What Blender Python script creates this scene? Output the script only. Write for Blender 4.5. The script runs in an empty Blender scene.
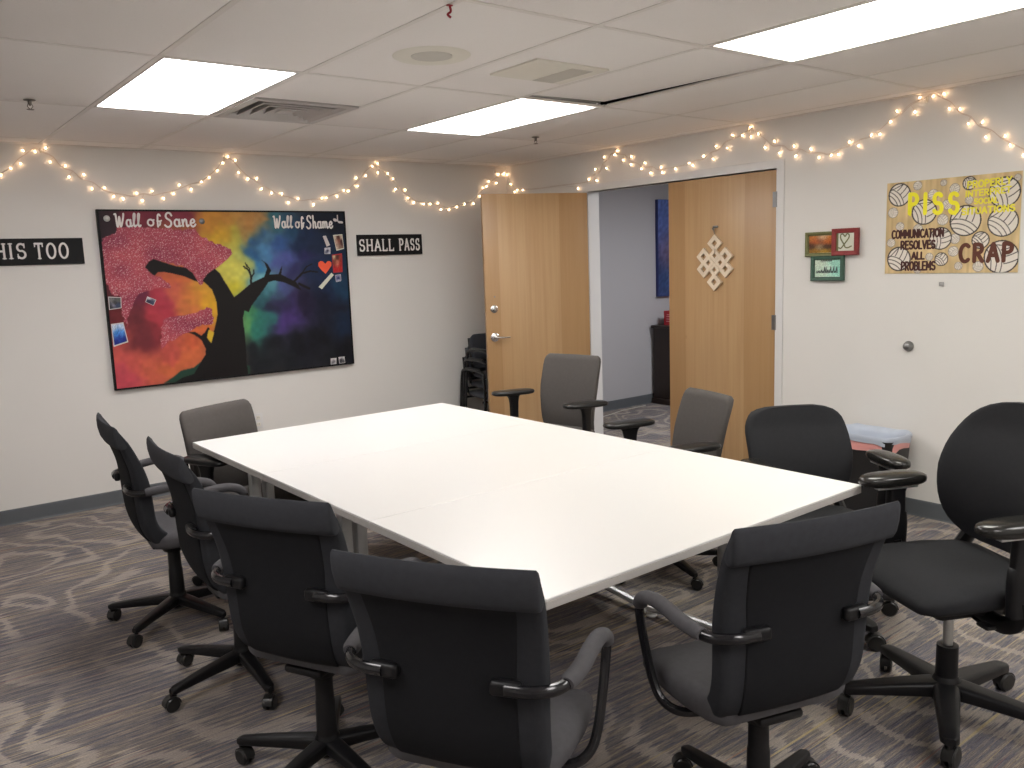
import bpy, bmesh, math, random
import numpy as np
from mathutils import Vector, Matrix

scene = bpy.context.scene
COL = scene.collection
PI = math.pi
R = math.radians

# ------------------------------------------------------------------ camera, world, exposure
cam_data = bpy.data.cameras.new('camera')
cam = bpy.data.objects.new('camera', cam_data)
COL.objects.link(cam)
scene.camera = cam
F_PX, YAW, PITCH, ROLL = 841.27, 0.6599, -0.1459, -0.0356
cam_data.sensor_fit = 'HORIZONTAL'
cam_data.sensor_width = 36.0
cam_data.lens = 36.0 * F_PX / 1024.0
cam_data.clip_start = 0.05
_f = Vector((math.sin(YAW) * math.cos(PITCH), math.cos(YAW) * math.cos(PITCH), math.sin(PITCH)))
_r = Vector((math.cos(YAW), -math.sin(YAW), 0))
_u = _r.cross(_f)
_c, _s = math.cos(ROLL), math.sin(ROLL)
_r2, _u2 = _c * _r + _s * _u, -_s * _r + _c * _u
cam.matrix_world = Matrix(((_r2.x, _u2.x, -_f.x, -4.8644), (_r2.y, _u2.y, -_f.y, -6.2427),
                           (_r2.z, _u2.z, -_f.z, 1.5950), (0, 0, 0, 1)))

world = bpy.data.worlds.new('world')
scene.world = world
world.use_nodes = True
world.node_tree.nodes['Background'].inputs[0].default_value = (0.5, 0.5, 0.55, 1)
world.node_tree.nodes['Background'].inputs[1].default_value = 0.05

vs = scene.view_settings
vs.view_transform = 'Standard'
vs.look = 'None'
vs.gamma = 1.0
vs.use_curve_mapping = False
vs.exposure = 1.0
PANEL = 7.5          # radiance of the ceiling light diffusers
BULB = 16.0          # radiance of the fairy light bulbs
HALL = 13.0
try:
    scene.cycles.use_denoising = True
    scene.cycles.sample_clamp_indirect = 6.0
    scene.cycles.max_bounces = 10
    scene.cycles.diffuse_bounces = 6
except Exception:
    pass

# ------------------------------------------------------------------ materials
def srgb(r, g, b):
    def f(c):
        c /= 255.0
        return c / 12.92 if c <= 0.04045 else ((c + 0.055) / 1.055) ** 2.4
    return (f(r), f(g), f(b), 1.0)

class NT:
    def __init__(self, name):
        self.m = bpy.data.materials.new(name)
        self.m.use_nodes = True
        self.t = self.m.node_tree
        self.b = self.t.nodes['Principled BSDF']
    def n(self, typ, **kw):
        nd = self.t.nodes.new(typ)
        for k, v in kw.items():
            if k.startswith('i_'):
                key = k[2:]
                nd.inputs[int(key) if key.isdigit() else key].default_value = v
            else:
                setattr(nd, k, v)
        return nd
    def l(self, a, b):
        self.t.links.new(a, b)
    def math(self, op, a, b=None, c=None):
        nd = self.t.nodes.new('ShaderNodeMath'); nd.operation = op
        for i, v in enumerate((a, b, c)):
            if v is None: continue
            if hasattr(v, 'links'): self.l(v, nd.inputs[i])
            else: nd.inputs[i].default_value = v
        return nd.outputs[0]
    def ramp(self, fac, stops, interp='LINEAR'):
        nd = self.t.nodes.new('ShaderNodeValToRGB')
        cr = nd.color_ramp; cr.interpolation = interp
        while len(cr.elements) < len(stops): cr.elements.new(0.5)
        for e, (p, c) in zip(cr.elements, stops):
            e.position = p; e.color = c
        self.l(fac, nd.inputs[0])
        return nd.outputs[0]
    def mix(self, fac, a, b, mode='MIX'):
        nd = self.t.nodes.new('ShaderNodeMix'); nd.data_type = 'RGBA'; nd.blend_type = mode
        for s, v in ((nd.inputs[0], fac), (nd.inputs[6], a), (nd.inputs[7], b)):
            if hasattr(v, 'links'): self.l(v, s)
            else: s.default_value = v
        return nd.outputs[2]
    def bump(self, h, strength=0.2, dist=0.002):
        nd = self.n('ShaderNodeBump'); nd.inputs['Strength'].default_value = strength
        nd.inputs['Distance'].default_value = dist
        self.l(h, nd.inputs['Height']); self.l(nd.outputs[0], self.b.inputs['Normal'])
    def noise(self, vec, scale, detail=2.0, rough=0.5):
        nd = self.n('ShaderNodeTexNoise'); nd.inputs['Scale'].default_value = scale
        nd.inputs['Detail'].default_value = detail; nd.inputs['Roughness'].default_value = rough
        if vec is not None: self.l(vec, nd.inputs['Vector'])
        return nd
    def obj(self):
        return self.n('ShaderNodeTexCoord').outputs['Object']
    def mapping(self, vec, scale=(1, 1, 1), loc=(0, 0, 0), rot=(0, 0, 0)):
        nd = self.n('ShaderNodeMapping'); nd.inputs['Scale'].default_value = scale
        nd.inputs['Location'].default_value = loc; nd.inputs['Rotation'].default_value = rot
        self.l(vec, nd.inputs['Vector'])
        return nd.outputs[0]

def plain(name, col, rough=0.5, metal=0.0, var=0.08, scale=14.0, bump=0.0, bscale=300.0, sheen=0.0, coat=0.0, spec=0.5):
    """principled material whose colour wanders a little with noise"""
    t = NT(name)
    co = t.obj()
    nz = t.noise(co, scale, 3.0)
    a = tuple(min(1, c * (1 - var)) for c in col[:3]) + (1,)
    b = tuple(min(1, c * (1 + var)) for c in col[:3]) + (1,)
    t.l(t.mix(nz.outputs[0], a, b), t.b.inputs['Base Color'])
    t.b.inputs['Roughness'].default_value = rough
    t.b.inputs['Metallic'].default_value = metal
    t.b.inputs['Specular IOR Level'].default_value = spec
    if sheen: t.b.inputs['Sheen Weight'].default_value = sheen
    if coat: t.b.inputs['Coat Weight'].default_value = coat
    if bump:
        nb = t.noise(co, bscale, 2.0)
        t.bump(nb.outputs[0], bump, 0.001)
    return t.m

def emit(name, col, strength):
    t = NT(name)
    t.b.inputs['Base Color'].default_value = (0.8, 0.8, 0.8, 1)
    t.b.inputs['Emission Color'].default_value = col
    t.b.inputs['Emission Strength'].default_value = strength
    return t.m

def attr_mat(name, rough=0.6, bump=0.0):
    t = NT(name)
    a = t.n('ShaderNodeVertexColor'); a.layer_name = 'paint'
    nz = t.noise(t.obj(), 60.0, 3.0)
    t.l(t.mix(0.10, a.outputs[0], nz.outputs[1], 'SOFT_LIGHT'), t.b.inputs['Base Color'])
    t.b.inputs['Roughness'].default_value = rough
    t.b.inputs['Specular IOR Level'].default_value = 0.2
    if bump: t.bump(nz.outputs[0], bump, 0.002)
    return t.m

M = {}
M['wall'] = plain('wall_paint', (0.735, 0.715, 0.685, 1), 0.7, var=0.015, scale=3.0, bump=0.05, bscale=180)
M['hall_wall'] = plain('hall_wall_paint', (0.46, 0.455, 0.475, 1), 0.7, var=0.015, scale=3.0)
M['trim_white'] = plain('white_trim_paint', (0.70, 0.69, 0.68, 1), 0.4, var=0.02)
M['base_grey'] = plain('grey_rubber_baseboard', (0.105, 0.115, 0.125, 1), 0.55, var=0.05)
M['grid'] = plain('ceiling_grid_metal', (0.72, 0.68, 0.64, 1), 0.5, var=0.02)
M['white_lam'] = plain('white_laminate', (0.79, 0.785, 0.77, 1), 0.32, var=0.01, scale=2.0)
M['edge_grey'] = plain('pale_grey_edge_band', (0.52, 0.50, 0.475, 1), 0.4, var=0.02)
M['silver'] = plain('brushed_silver', (0.55, 0.56, 0.56, 1), 0.35, metal=0.8, var=0.05)
M['chrome'] = plain('satin_chrome', (0.72, 0.72, 0.72, 1), 0.18, metal=1.0, var=0.03)
M['black_plastic'] = plain('black_plastic', (0.007, 0.007, 0.008, 1), 0.40, var=0.15, scale=20, spec=0.3, bump=0.1, bscale=500)
M['gloss_black'] = plain('glossy_black_arm_tube', (0.009, 0.009, 0.011, 1), 0.16, var=0.1)
M['pad_black'] = plain('soft_black_arm_pad', (0.013, 0.013, 0.013, 1), 0.3, var=0.15, bump=0.06, bscale=400)
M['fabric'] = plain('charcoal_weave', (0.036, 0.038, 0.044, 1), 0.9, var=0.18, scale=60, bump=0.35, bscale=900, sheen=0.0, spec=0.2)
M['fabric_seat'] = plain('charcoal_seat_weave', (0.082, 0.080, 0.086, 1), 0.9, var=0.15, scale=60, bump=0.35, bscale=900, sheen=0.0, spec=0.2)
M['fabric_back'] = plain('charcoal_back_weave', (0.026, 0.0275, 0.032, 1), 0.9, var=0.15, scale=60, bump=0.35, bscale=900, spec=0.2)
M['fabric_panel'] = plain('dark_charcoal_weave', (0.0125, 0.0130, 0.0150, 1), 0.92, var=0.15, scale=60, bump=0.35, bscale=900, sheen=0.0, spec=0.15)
M['fabric_grey'] = plain('warm_grey_weave', (0.084, 0.076, 0.071, 1), 0.9, var=0.10, scale=60, bump=0.3, bscale=900, sheen=0.05, spec=0.2)
M['fabric_black'] = plain('black_weave', (0.017, 0.0175, 0.020, 1), 0.85, var=0.15, scale=60, bump=0.35, bscale=900, sheen=0.0, spec=0.25)
M['sign_black'] = plain('black_sign_board', (0.009, 0.009, 0.010, 1), 0.6, var=0.2, scale=30, spec=0.2)
M['letter_white'] = plain('white_letter_paint', (0.78, 0.75, 0.73, 1), 0.6, var=0.04)
M['letter_brown'] = plain('brown_poster_paint', srgb(70, 32, 28), 0.7, var=0.2, scale=40)
M['letter_brown2'] = plain('lighter_brown_poster_paint', srgb(98, 55, 40), 0.7, var=0.15, scale=40)
M['letter_yellow'] = plain('yellow_poster_paint', srgb(250, 238, 50), 0.7, var=0.08, scale=40)
M['letter_yellow2'] = plain('olive_yellow_poster_paint', srgb(238, 226, 70), 0.7, var=0.08, scale=40)
M['ink'] = plain('dark_ink', (0.03, 0.035, 0.04, 1), 0.7)
M['knot'] = plain('whitewashed_wood', srgb(222, 205, 182), 0.6, var=0.15, scale=40)
M['wire'] = plain('pale_copper_wire', (0.58, 0.50, 0.45, 1), 0.5)
M['cream'] = plain('cream_plastic', (0.72, 0.69, 0.61, 1), 0.5, var=0.03)
M['grille'] = plain('grey_grille', (0.56, 0.535, 0.48, 1), 0.6, var=0.05)
M['vent_white'] = plain('white_vent_metal', (0.52, 0.49, 0.47, 1), 0.5, var=0.04)
M['dark'] = plain('dark_void', (0.02, 0.02, 0.02, 1), 0.9)
M['galv'] = plain('galvanised_plate', (0.34, 0.33, 0.32, 1), 0.5, metal=0.3, var=0.2, scale=30)
M['brass_dark'] = plain('aged_sprinkler_metal', (0.16, 0.14, 0.12, 1), 0.4, metal=0.7)
M['bin_black'] = plain('black_bin_plastic', (0.012, 0.012, 0.013, 1), 0.45)
M['liner_blue'] = plain('pale_blue_bin_liner', srgb(180, 188, 202), 0.35, var=0.08, scale=20)
M['liner_pink'] = plain('pink_bin_liner', srgb(215, 150, 145), 0.35, var=0.1, scale=20)
M['cabinet'] = plain('espresso_wood', (0.022, 0.013, 0.010, 1), 0.4, var=0.3, scale=8)
M['red_box'] = plain('red_card_box', srgb(165, 25, 40), 0.5, var=0.1)
M['red_print'] = plain('pale_box_print', srgb(215, 150, 155), 0.5)
M['frame_green'] = plain('weathered_green_frame', srgb(62, 92, 78), 0.6, var=0.35, scale=60)
M['frame_red'] = plain('weathered_red_frame', srgb(135, 48, 48), 0.6, var=0.3, scale=60)
M['frame_olive'] = plain('weathered_olive_frame', srgb(112, 112, 70), 0.6, var=0.3, scale=60)
M['paper'] = plain('pale_paper', srgb(214, 216, 200), 0.7, var=0.04)
M['paper_white'] = plain('white_paper', srgb(205, 200, 200), 0.7, var=0.05)
M['orange'] = plain('orange_paper', srgb(238, 92, 58), 0.7, var=0.04)
M['canvas_edge'] = plain('black_canvas_edge', (0.006, 0.006, 0.007, 1), 0.6, spec=0.2)
M['navy'] = plain('navy_canvas_edge', srgb(38, 48, 105), 0.6)
M['paint'] = attr_mat('painted_canvas', 0.5, 0.15)
M['print'] = attr_mat('printed_card', 0.55)
M['red_plastic'] = plain('red_plastic', srgb(150, 20, 35), 0.4)
M['screw'] = plain('dull_steel', (0.25, 0.25, 0.25, 1), 0.35, metal=0.9)
M['panel_light'] = emit('lit_diffuser', (1.0, 0.98, 0.955, 1), PANEL)
M['panel_light_warm'] = emit('lit_diffuser_greenish', (1.0, 0.985, 0.90, 1), PANEL)
M['panel_light_pink'] = emit('lit_diffuser_pinkish', (1.0, 0.96, 0.95, 1), PANEL)
M['hall_light'] = emit('hall_diffuser', (0.97, 0.97, 1.0, 1), HALL)
M['bulb'] = emit('lit_fairy_bulb', (1.0, 0.62, 0.34, 1), BULB)

def wood_mat():
    t = NT('maple_veneer')
    co = t.obj()
    sep = t.n('ShaderNodeSeparateXYZ'); t.l(co, sep.inputs[0])
    # vertical veneer leaves of unequal tone across the width
    leafv = t.mapping(co, (3.1, 0.0, 0.0), (0.35, 0, 0))
    v = t.n('ShaderNodeTexVoronoi'); v.voronoi_dimensions = '1D'; v.inputs['Scale'].default_value = 3.6
    t.l(t.math('ADD', sep.outputs[0], 0.31), v.inputs['W'])
    vs_ = t.n('ShaderNodeSeparateColor'); t.l(v.outputs['Color'], vs_.inputs[0])
    tone = vs_.outputs[0]
    grain = t.noise(t.mapping(co, (30, 30, 0.9)), 1.0, 6.0, 0.6)
    fine = t.noise(t.mapping(co, (160, 160, 4.0)), 1.0, 4.0, 0.6)
    broad = t.noise(t.mapping(co, (5, 5, 0.7)), 1.0, 2.0)
    base = t.ramp(tone, [(0.0, (0.37, 0.215, 0.098, 1)), (0.5, (0.44, 0.268, 0.128, 1)), (1.0, (0.49, 0.325, 0.175, 1))])
    g = t.mix(t.ramp(grain.outputs[0], [(0.40, (0.05, 0.05, 0.05, 1)), (0.70, (0.52, 0.52, 0.52, 1))]), base, (0.30, 0.150, 0.058, 1))
    g = t.mix(t.math('MULTIPLY', fine.outputs[0], 0.25), g, (0.55, 0.36, 0.18, 1))
    g = t.mix(t.math('MULTIPLY', broad.outputs[0], 0.3), g, (0.54, 0.34, 0.16, 1))
    kn = t.n('ShaderNodeTexVoronoi'); kn.inputs['Scale'].default_value = 4.5
    t.l(t.mapping(co, (1, 1, 0.55)), kn.inputs['Vector'])
    k = t.ramp(kn.outputs['Distance'], [(0.0, (1, 1, 1, 1)), (0.05, (0, 0, 0, 1))])
    t.l(t.mix(t.math('MULTIPLY', k, 0.35), g, (0.22, 0.10, 0.04, 1)), t.b.inputs['Base Color'])
    t.b.inputs['Roughness'].default_value = 0.38
    return t.m
M['wood'] = wood_mat()

def carpet_mat(name, dim=1.0):
    t = NT(name)
    co = t.obj()
    wob = t.noise(co, 2.2, 2.0)
    # thin broken stripes along x
    s1 = t.noise(t.mapping(co, (2.6, 58.0, 1)), 1.0, 3.0, 0.7)
    s2 = t.noise(t.mapping(co, (5.0, 120.0, 1), (3, 7, 0)), 1.0, 2.0, 0.6)
    big = t.noise(t.mapping(co, (0.8, 5.0, 1), (1, 2, 0)), 1.0, 2.0)
    mixv = t.math('ADD', t.math('MULTIPLY', s1.outputs[0], 0.72), t.math('MULTIPLY', s2.outputs[0], 0.28))
    mixv = t.math('ADD', mixv, t.math('MULTIPLY', t.math('SUBTRACT', big.outputs[0], 0.5), 0.18))
    mixv = t.math('ADD', t.math('MULTIPLY', t.math('SUBTRACT', mixv, 0.5), 1.6), 0.5)
    d = dim
    def c(r, g, b):
        q = srgb(r, g, b); return (q[0] * d, q[1] * d, q[2] * d, 1)
    dark = t.ramp(mixv, [(0.28, c(74, 73, 82)), (0.38, c(106, 103, 104)), (0.44, c(82, 82, 95)), (0.50, c(123, 116, 111)),
                         (0.56, c(98, 93, 94)), (0.62, c(146, 136, 121)), (0.70, c(106, 101, 104)), (0.78, c(160, 146, 124))])
    lite = t.ramp(mixv, [(0.28, c(124, 117, 113)), (0.42, c(146, 138, 130)), (0.50, c(156, 148, 138)), (0.60, c(138, 130, 125)), (0.72, c(168, 158, 142))])
    # scrolls: contour bands of a warped noise field, edges broken by the stripes
    warp = t.n('ShaderNodeVectorMath'); warp.operation = 'ADD'
    wv = t.n('ShaderNodeVectorMath'); wv.operation = 'SCALE'; wv.inputs['Scale'].default_value = 0.35
    t.l(wob.outputs[1], wv.inputs[0]); t.l(co, warp.inputs[0]); t.l(wv.outputs[0], warp.inputs[1])
    f = t.noise(t.mapping(warp.outputs[0], (1.0, 0.8, 0)), 2.1, 0.6)
    saw = t.math('PINGPONG', t.math('MULTIPLY', f.outputs[0], 7.0), 0.5)
    edge = t.math('ADD', saw, t.math('MULTIPLY', t.math('SUBTRACT', s1.outputs[0], 0.5), 1.0))
    mask = t.ramp(edge, [(0.30, (0, 0, 0, 1)), (0.37, (1, 1, 1, 1))])
    keep = t.noise(co, 1.1, 1.0)
    mask2 = t.math('MULTIPLY', mask, t.ramp(keep.outputs[0], [(0.36, (0.25, 0.25, 0.25, 1)), (0.48, (1, 1, 1, 1))]))
    col = t.mix(t.math('MULTIPLY', mask2, 0.8), dark, lite)
    # a few orange and straw coloured yarn runs
    acc = t.noise(t.mapping(co, (1.0, 75.0, 1), (9, 4, 0)), 1.0, 1.0)
    am = t.ramp(acc.outputs[0], [(0.70, (0, 0, 0, 1)), (0.74, (1, 1, 1, 1))])
    col = t.mix(t.math('MULTIPLY', am, 0.55), col, c(150, 96, 76))
    acc2 = t.noise(t.mapping(co, (0.7, 70.0, 1), (19, 14, 0)), 1.0, 1.0)
    am2 = t.ramp(acc2.outputs[0], [(0.66, (0, 0, 0, 1)), (0.71, (1, 1, 1, 1))])
    col = t.mix(t.math('MULTIPLY', am2, 0.6), col, c(176, 158, 112))
    pile = t.noise(t.mapping(co, (160, 260, 1)), 1.0, 2.0)
    col = t.mix(0.35, col, t.ramp(pile.outputs[0], [(0.3, (0.25, 0.25, 0.25, 1)), (0.7, (0.75, 0.75, 0.75, 1))]), 'OVERLAY')
    t.l(col, t.b.inputs['Base Color'])
    t.b.inputs['Roughness'].default_value = 0.95
    t.b.inputs['Specular IOR Level'].default_value = 0.1
    t.bump(pile.outputs[0], 0.5, 0.004)
    return t.m
M['carpet'] = carpet_mat('striped_scroll_carpet', 1.17)

def tile_mat():
    t = NT('mineral_fibre_tile')
    co = t.obj()
    n1 = t.noise(co, 120.0, 3.0)
    n2 = t.noise(co, 2.0, 2.0)
    sp = t.n('ShaderNodeTexVoronoi'); sp.inputs['Scale'].default_value = 55.0; t.l(co, sp.inputs['Vector'])
    hole = t.ramp(sp.outputs['Distance'], [(0.08, (1, 1, 1, 1)), (0.16, (0, 0, 0, 1))])
    base = t.mix(n2.outputs[0], (0.80, 0.765, 0.735, 1), (0.85, 0.815, 0.785, 1))
    base = t.mix(t.math('MULTIPLY', n1.outputs[0], 0.12), base, (0.69, 0.65, 0.62, 1))
    t.l(t.mix(t.math('MULTIPLY', hole, 0.22), base, (0.60, 0.55, 0.52, 1)), t.b.inputs['Base Color'])
    t.b.inputs['Roughness'].default_value = 0.9
    t.bump(n1.outputs[0], 0.25, 0.003)
    return t.m
M['tile'] = tile_mat()

# ------------------------------------------------------------------ mesh helpers
def cr(pts, n=6, closed=False):
    """Catmull-Rom through points"""
    P = [Vector(p) for p in pts]
    out = []
    m = len(P)
    segs = m if closed else m - 1
    for i in range(segs):
        if closed:
            a, b, c, d = P[i - 1], P[i], P[(i + 1) % m], P[(i + 2) % m]
        else:
            a = P[i - 1] if i > 0 else P[0] * 2 - P[1]
            b, c = P[i], P[i + 1]
            d = P[i + 2] if i + 2 < m else P[-1] * 2 - P[-2]
        for k in range(n):
            t = k / n
            out.append(0.5 * ((2 * b) + (c - a) * t + (2 * a - 5 * b + 4 * c - d) * t * t + (3 * b - a - 3 * c + d) * t ** 3))
    if not closed: out.append(P[-1])
    return out

def rrect(r=0.35, rb=None, n=4, flat=4):
    """rounded square template in [-1,1]^2, counter-clockwise from bottom left"""
    rb = r if rb is None else rb
    pts = []
    for cx, cy, a0 in ((1 - r, -1 + rb, -90), (1 - r, 1 - rb, 0), (-1 + r, 1 - rb, 90), (-1 + r, -1 + rb, 180)):
        for k in range(n + 1):
            a = R(a0 + 90 * k / n)
            pts.append((cx + r * math.cos(a), cy + rb * math.sin(a)))
        if a0 == 0:      # along the top, towards -x
            for k in range(1, flat): pts.append(((1 - r) * (1 - 2 * k / flat), 1.0))
        if a0 == 180:    # along the bottom, towards +x
            for k in range(1, flat): pts.append(((1 - r) * (-1 + 2 * k / flat), -1.0))
    return pts

class MB:
    def __init__(self):
        self.v = []; self.f = []; self.mi = []; self.cur = 0
    def _add(self, vs, fs):
        o = len(self.v)
        self.v.extend([Vector(p) for p in vs])
        for f in fs:
            self.f.append(tuple(i + o for i in f)); self.mi.append(self.cur)
    def loft(self, rings, cap=True, closed=False):
        n = len(rings[0]); vs = [p for r in rings for p in r]; fs = []
        m = len(rings)
        for i in range(m if closed else m - 1):
            j = (i + 1) % m
            for k in range(n):
                k2 = (k + 1) % n
                fs.append((i * n + k, i * n + k2, j * n + k2, j * n + k))
        if cap and not closed:
            fs.append(tuple(reversed(range(n)))); fs.append(tuple(range((m - 1) * n, m * n)))
        self._add(vs, fs); return self
    def tube(self, pts, r=0.01, n=10, closed=False, flat=1.0, up=None):
        P = [Vector(p) for p in pts]; m = len(P)
        T = []
        for i in range(m):
            if closed: d = P[(i + 1) % m] - P[i - 1]
            else: d = P[min(i + 1, m - 1)] - P[max(i - 1, 0)]
            T.append(d.normalized() if d.length > 1e-9 else Vector((0, 0, 1)))
        nrm = Vector(up) if up else (Vector((0, 0, 1)) if abs(T[0].z) < 0.9 else Vector((1, 0, 0)))
        rings = []
        for i in range(m):
            nrm = (nrm - T[i] * nrm.dot(T[i]))
            nrm = nrm.normalized() if nrm.length > 1e-6 else T[i].orthogonal().normalized()
            bn = T[i].cross(nrm)
            rr = r[i] if isinstance(r, (list, tuple)) else r
            rings.append([P[i] + bn * (rr * math.cos(2 * PI * k / n)) + nrm * (rr * flat * math.sin(2 * PI * k / n)) for k in range(n)])
        return self.loft(rings, True, closed)
    def lathe(self, prof, n=20, axis='z', at=(0, 0, 0)):
        at = Vector(at); rings = []
        for r, z in prof:
            ring = []
            for k in range(n):
                a = 2 * PI * k / n
                x, y = r * math.cos(a), r * math.sin(a)
                p = {'z': (x, y, z), 'x': (z, x, y), 'y': (y, z, x), '-y': (x, -z, y)}[axis]
                ring.append(at + Vector(p))
            rings.append(ring)
        return self.loft(rings)
    def box(self, c, s, bev=0.0, seg=2, rot=None):
        bm = bmesh.new()
        bmesh.ops.create_cube(bm, size=1.0)
        for v in bm.verts: v.co = Vector((v.co.x * s[0], v.co.y * s[1], v.co.z * s[2]))
        if bev > 0:
            bmesh.ops.bevel(bm, geom=list(bm.edges), offset=min(bev, min(s) * 0.49), segments=seg, profile=0.5, affect='EDGES')
        bm.verts.ensure_lookup_table()
        mat = rot if rot is not None else Matrix.Identity(3)
        vs = [mat @ v.co + Vector(c) for v in bm.verts]
        fs = [tuple(v.index for v in f.verts) for f in bm.faces]
        bm.free(); self._add(vs, fs); return self
    def ell(self, c, s, e=1.0, nu=16, nv=10, rot=None):
        """superellipsoid, half sizes s"""
        rings = []
        mat = rot if rot is not None else Matrix.Identity(3)
        sg = lambda x, p: math.copysign(abs(x) ** p, x)
        for i in range(nv + 1):
            a = -PI / 2 + PI * min(max(i / nv, 0.02), 0.98)
            rings.append([Vector(c) + mat @ Vector((s[0] * sg(math.cos(a), e) * sg(math.cos(2 * PI * k / nu), e),
                          s[1] * sg(math.cos(a), e) * sg(math.sin(2 * PI * k / nu), e), s[2] * sg(math.sin(a), e))) for k in range(nu)])
        return self.loft(rings)
    def prism(self, poly, fn, d0, d1):
        """polygon (u,v) mapped by fn(u,v,d), extruded from depth d0 to d1"""
        n = len(poly)
        vs = [fn(u, v, d0) for u, v in poly] + [fn(u, v, d1) for u, v in poly]
        fs = [tuple(range(n - 1, -1, -1)), tuple(range(n, 2 * n))] + [(k, (k + 1) % n, n + (k + 1) % n, n + k) for k in range(n)]
        self._add(vs, fs); return self
    def stroke(self, pts, w, fn, d0, d1, rnd=True):
        """flat pen stroke in the (u,v) plane"""
        for (a, b) in zip(pts[:-1], pts[1:]):
            dx, dy = b[0] - a[0], b[1] - a[1]; L = math.hypot(dx, dy)
            if L < 1e-7: continue
            nx, ny = -dy / L * w / 2, dx / L * w / 2
            self.lay = (getattr(self, 'lay', 0) + 1) % 14      # every stroke lies a hair above the last, like paint
            self.prism([(a[0] - nx, a[1] - ny), (b[0] - nx, b[1] - ny), (b[0] + nx, b[1] + ny), (a[0] + nx, a[1] + ny)], fn, d0, d1 + self.lay * 6e-5)
        if rnd:
            for p in pts:
                self.lay = (getattr(self, 'lay', 0) + 1) % 14
                self.prism([(p[0] + w / 2 * math.cos(PI * k / 4), p[1] + w / 2 * math.sin(PI * k / 4)) for k in range(8)], fn, d0, d1 + self.lay * 6e-5)
        return self
    def build(self, name, mats, parent=None, smooth=35, fix=True):
        me = bpy.data.meshes.new(name)
        me.from_pydata([tuple(v) for v in self.v], [], self.f)
        for m in (mats if isinstance(mats, (list, tuple)) else [mats]): me.materials.append(m)
        me.polygons.foreach_set('material_index', self.mi)
        if fix:
            bm = bmesh.new(); bm.from_mesh(me)
            bmesh.ops.recalc_face_normals(bm, faces=bm.faces)
            bm.to_mesh(me); bm.free()
        if smooth:
            me.polygons.foreach_set('use_smooth', [True] * len(me.polygons))
            try: me.set_sharp_from_angle(angle=R(smooth))
            except Exception: pass
        me.update()
        o = bpy.data.objects.new(name, me)
        COL.objects.link(o)
        if parent is not None: o.parent = parent
        return o

def tag(o, label=None, cat=None, group=None, kind=None):
    if label: o['label'] = label
    if cat: o['category'] = cat
    if group: o['group'] = group
    if kind: o['kind'] = kind
    return o

def empty(name, loc, rz=0.0, label=None, cat=None, group=None):
    o = bpy.data.objects.new(name, None)
    o.empty_display_size = 0.1
    COL.objects.link(o)
    o.location = loc; o.rotation_euler = (0, 0, rz)
    return tag(o, label, cat, group)

def copy_tree(o, parent=None):
    c = o.copy(); COL.objects.link(c)
    if parent is not None: c.parent = parent
    for ch in list(o.children): copy_tree(ch, c)
    return c

def struct(o, label=None):
    o['kind'] = 'structure'
    if label: o['label'] = label
    return o

# local frames of things hung on a wall: u to the viewer's right, v up, d out of the wall
def wfn(u, v, d): return (u, -d, v)
# ------------------------------------------------------------------ the room
X0, Y0, H = -6.6, -7.6, 2.44          # room spans X0..0, Y0..0
HX = 4.0                              # the room beyond the doors runs to x = HX
DY0, DY1, DZ = -1.07, -2.89, 2.134    # door opening in the right wall
WT = 0.12

def slab(name, a, b, mat, kind='structure', parent=None):
    m = MB()
    m.box([(a[i] + b[i]) / 2 for i in range(3)], [abs(b[i] - a[i]) for i in range(3)])
    o = m.build(name, mat, parent, smooth=0)
    if parent is None: o['kind'] = kind
    return o

slab('floor', (X0 - 0.1, Y0 - 0.1, -0.12), (HX + 0.1, 0.1, 0.0), M['carpet'])
PZ = 2.72
wb = MB(); wb.box(((X0) / 2 + 0.0, 0.06, PZ / 2), (-X0 + 0.2, 0.12, PZ))
struct(wb.build('wall_back', M['wall'], smooth=0))
wb = MB(); wb.box((HX / 2 + 0.1, 0.06, PZ / 2), (HX - 0.001, 0.12, PZ))
struct(wb.build('wall_hall', M['hall_wall'], smooth=0))
slab('wall_left', (X0 - 0.12, Y0, 0), (X0, 0, PZ), M['wall'])
slab('wall_front', (X0, Y0 - 0.12, 0), (HX, Y0, PZ), M['wall'])
slab('wall_far', (HX, Y0, 0), (HX + 0.12, 0, PZ), M['hall_wall'])
# right wall with the door opening
wr = MB()
wr.box((WT / 2, DY0 / 2, PZ / 2), (WT, -DY0, PZ))
wr.box((WT / 2, (DY1 + Y0) / 2, PZ / 2), (WT, DY1 - Y0, PZ))
wr.box((WT / 2, (DY0 + DY1) / 2, (DZ + PZ) / 2), (WT, DY0 - DY1, PZ - DZ))
struct(wr.build('wall_right', M['wall'], smooth=0))

# baseboards
def baseboard(name, a, b, nrm, parent=None):
    m = MB()
    a, b, nrm = Vector(a), Vector(b), Vector(nrm)
    prof = [(0.0005, 0.001), (0.012, 0.001), (0.007, 0.010), (0.006, 0.094), (0.003, 0.100), (0.0005, 0.100)]
    m.loft([[p + nrm * d + Vector((0, 0, z)) for d, z in prof] for p in (a, b)])
    return struct(m.build(name, M['base_grey'], parent, smooth=0))
baseboard('baseboard_back', (X0, 0, 0), (0, 0, 0), (0, -1, 0))
baseboard('baseboard_right', (0, DY1 - 0.045, 0), (0, Y0, 0), (-1, 0, 0))
baseboard('baseboard_corner', (0, -0.013, 0), (0, DY0 + 0.045, 0), (-1, 0, 0))
baseboard('baseboard_left', (X0, Y0, 0), (X0, -0.013, 0), (1, 0, 0))
baseboard('baseboard_front', (X0 + 0.013, Y0, 0), (-0.013, Y0, 0), (0, 1, 0))
baseboard('baseboard_hall', (WT, 0, 0), (HX, 0, 0), (0, -1, 0))

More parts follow.
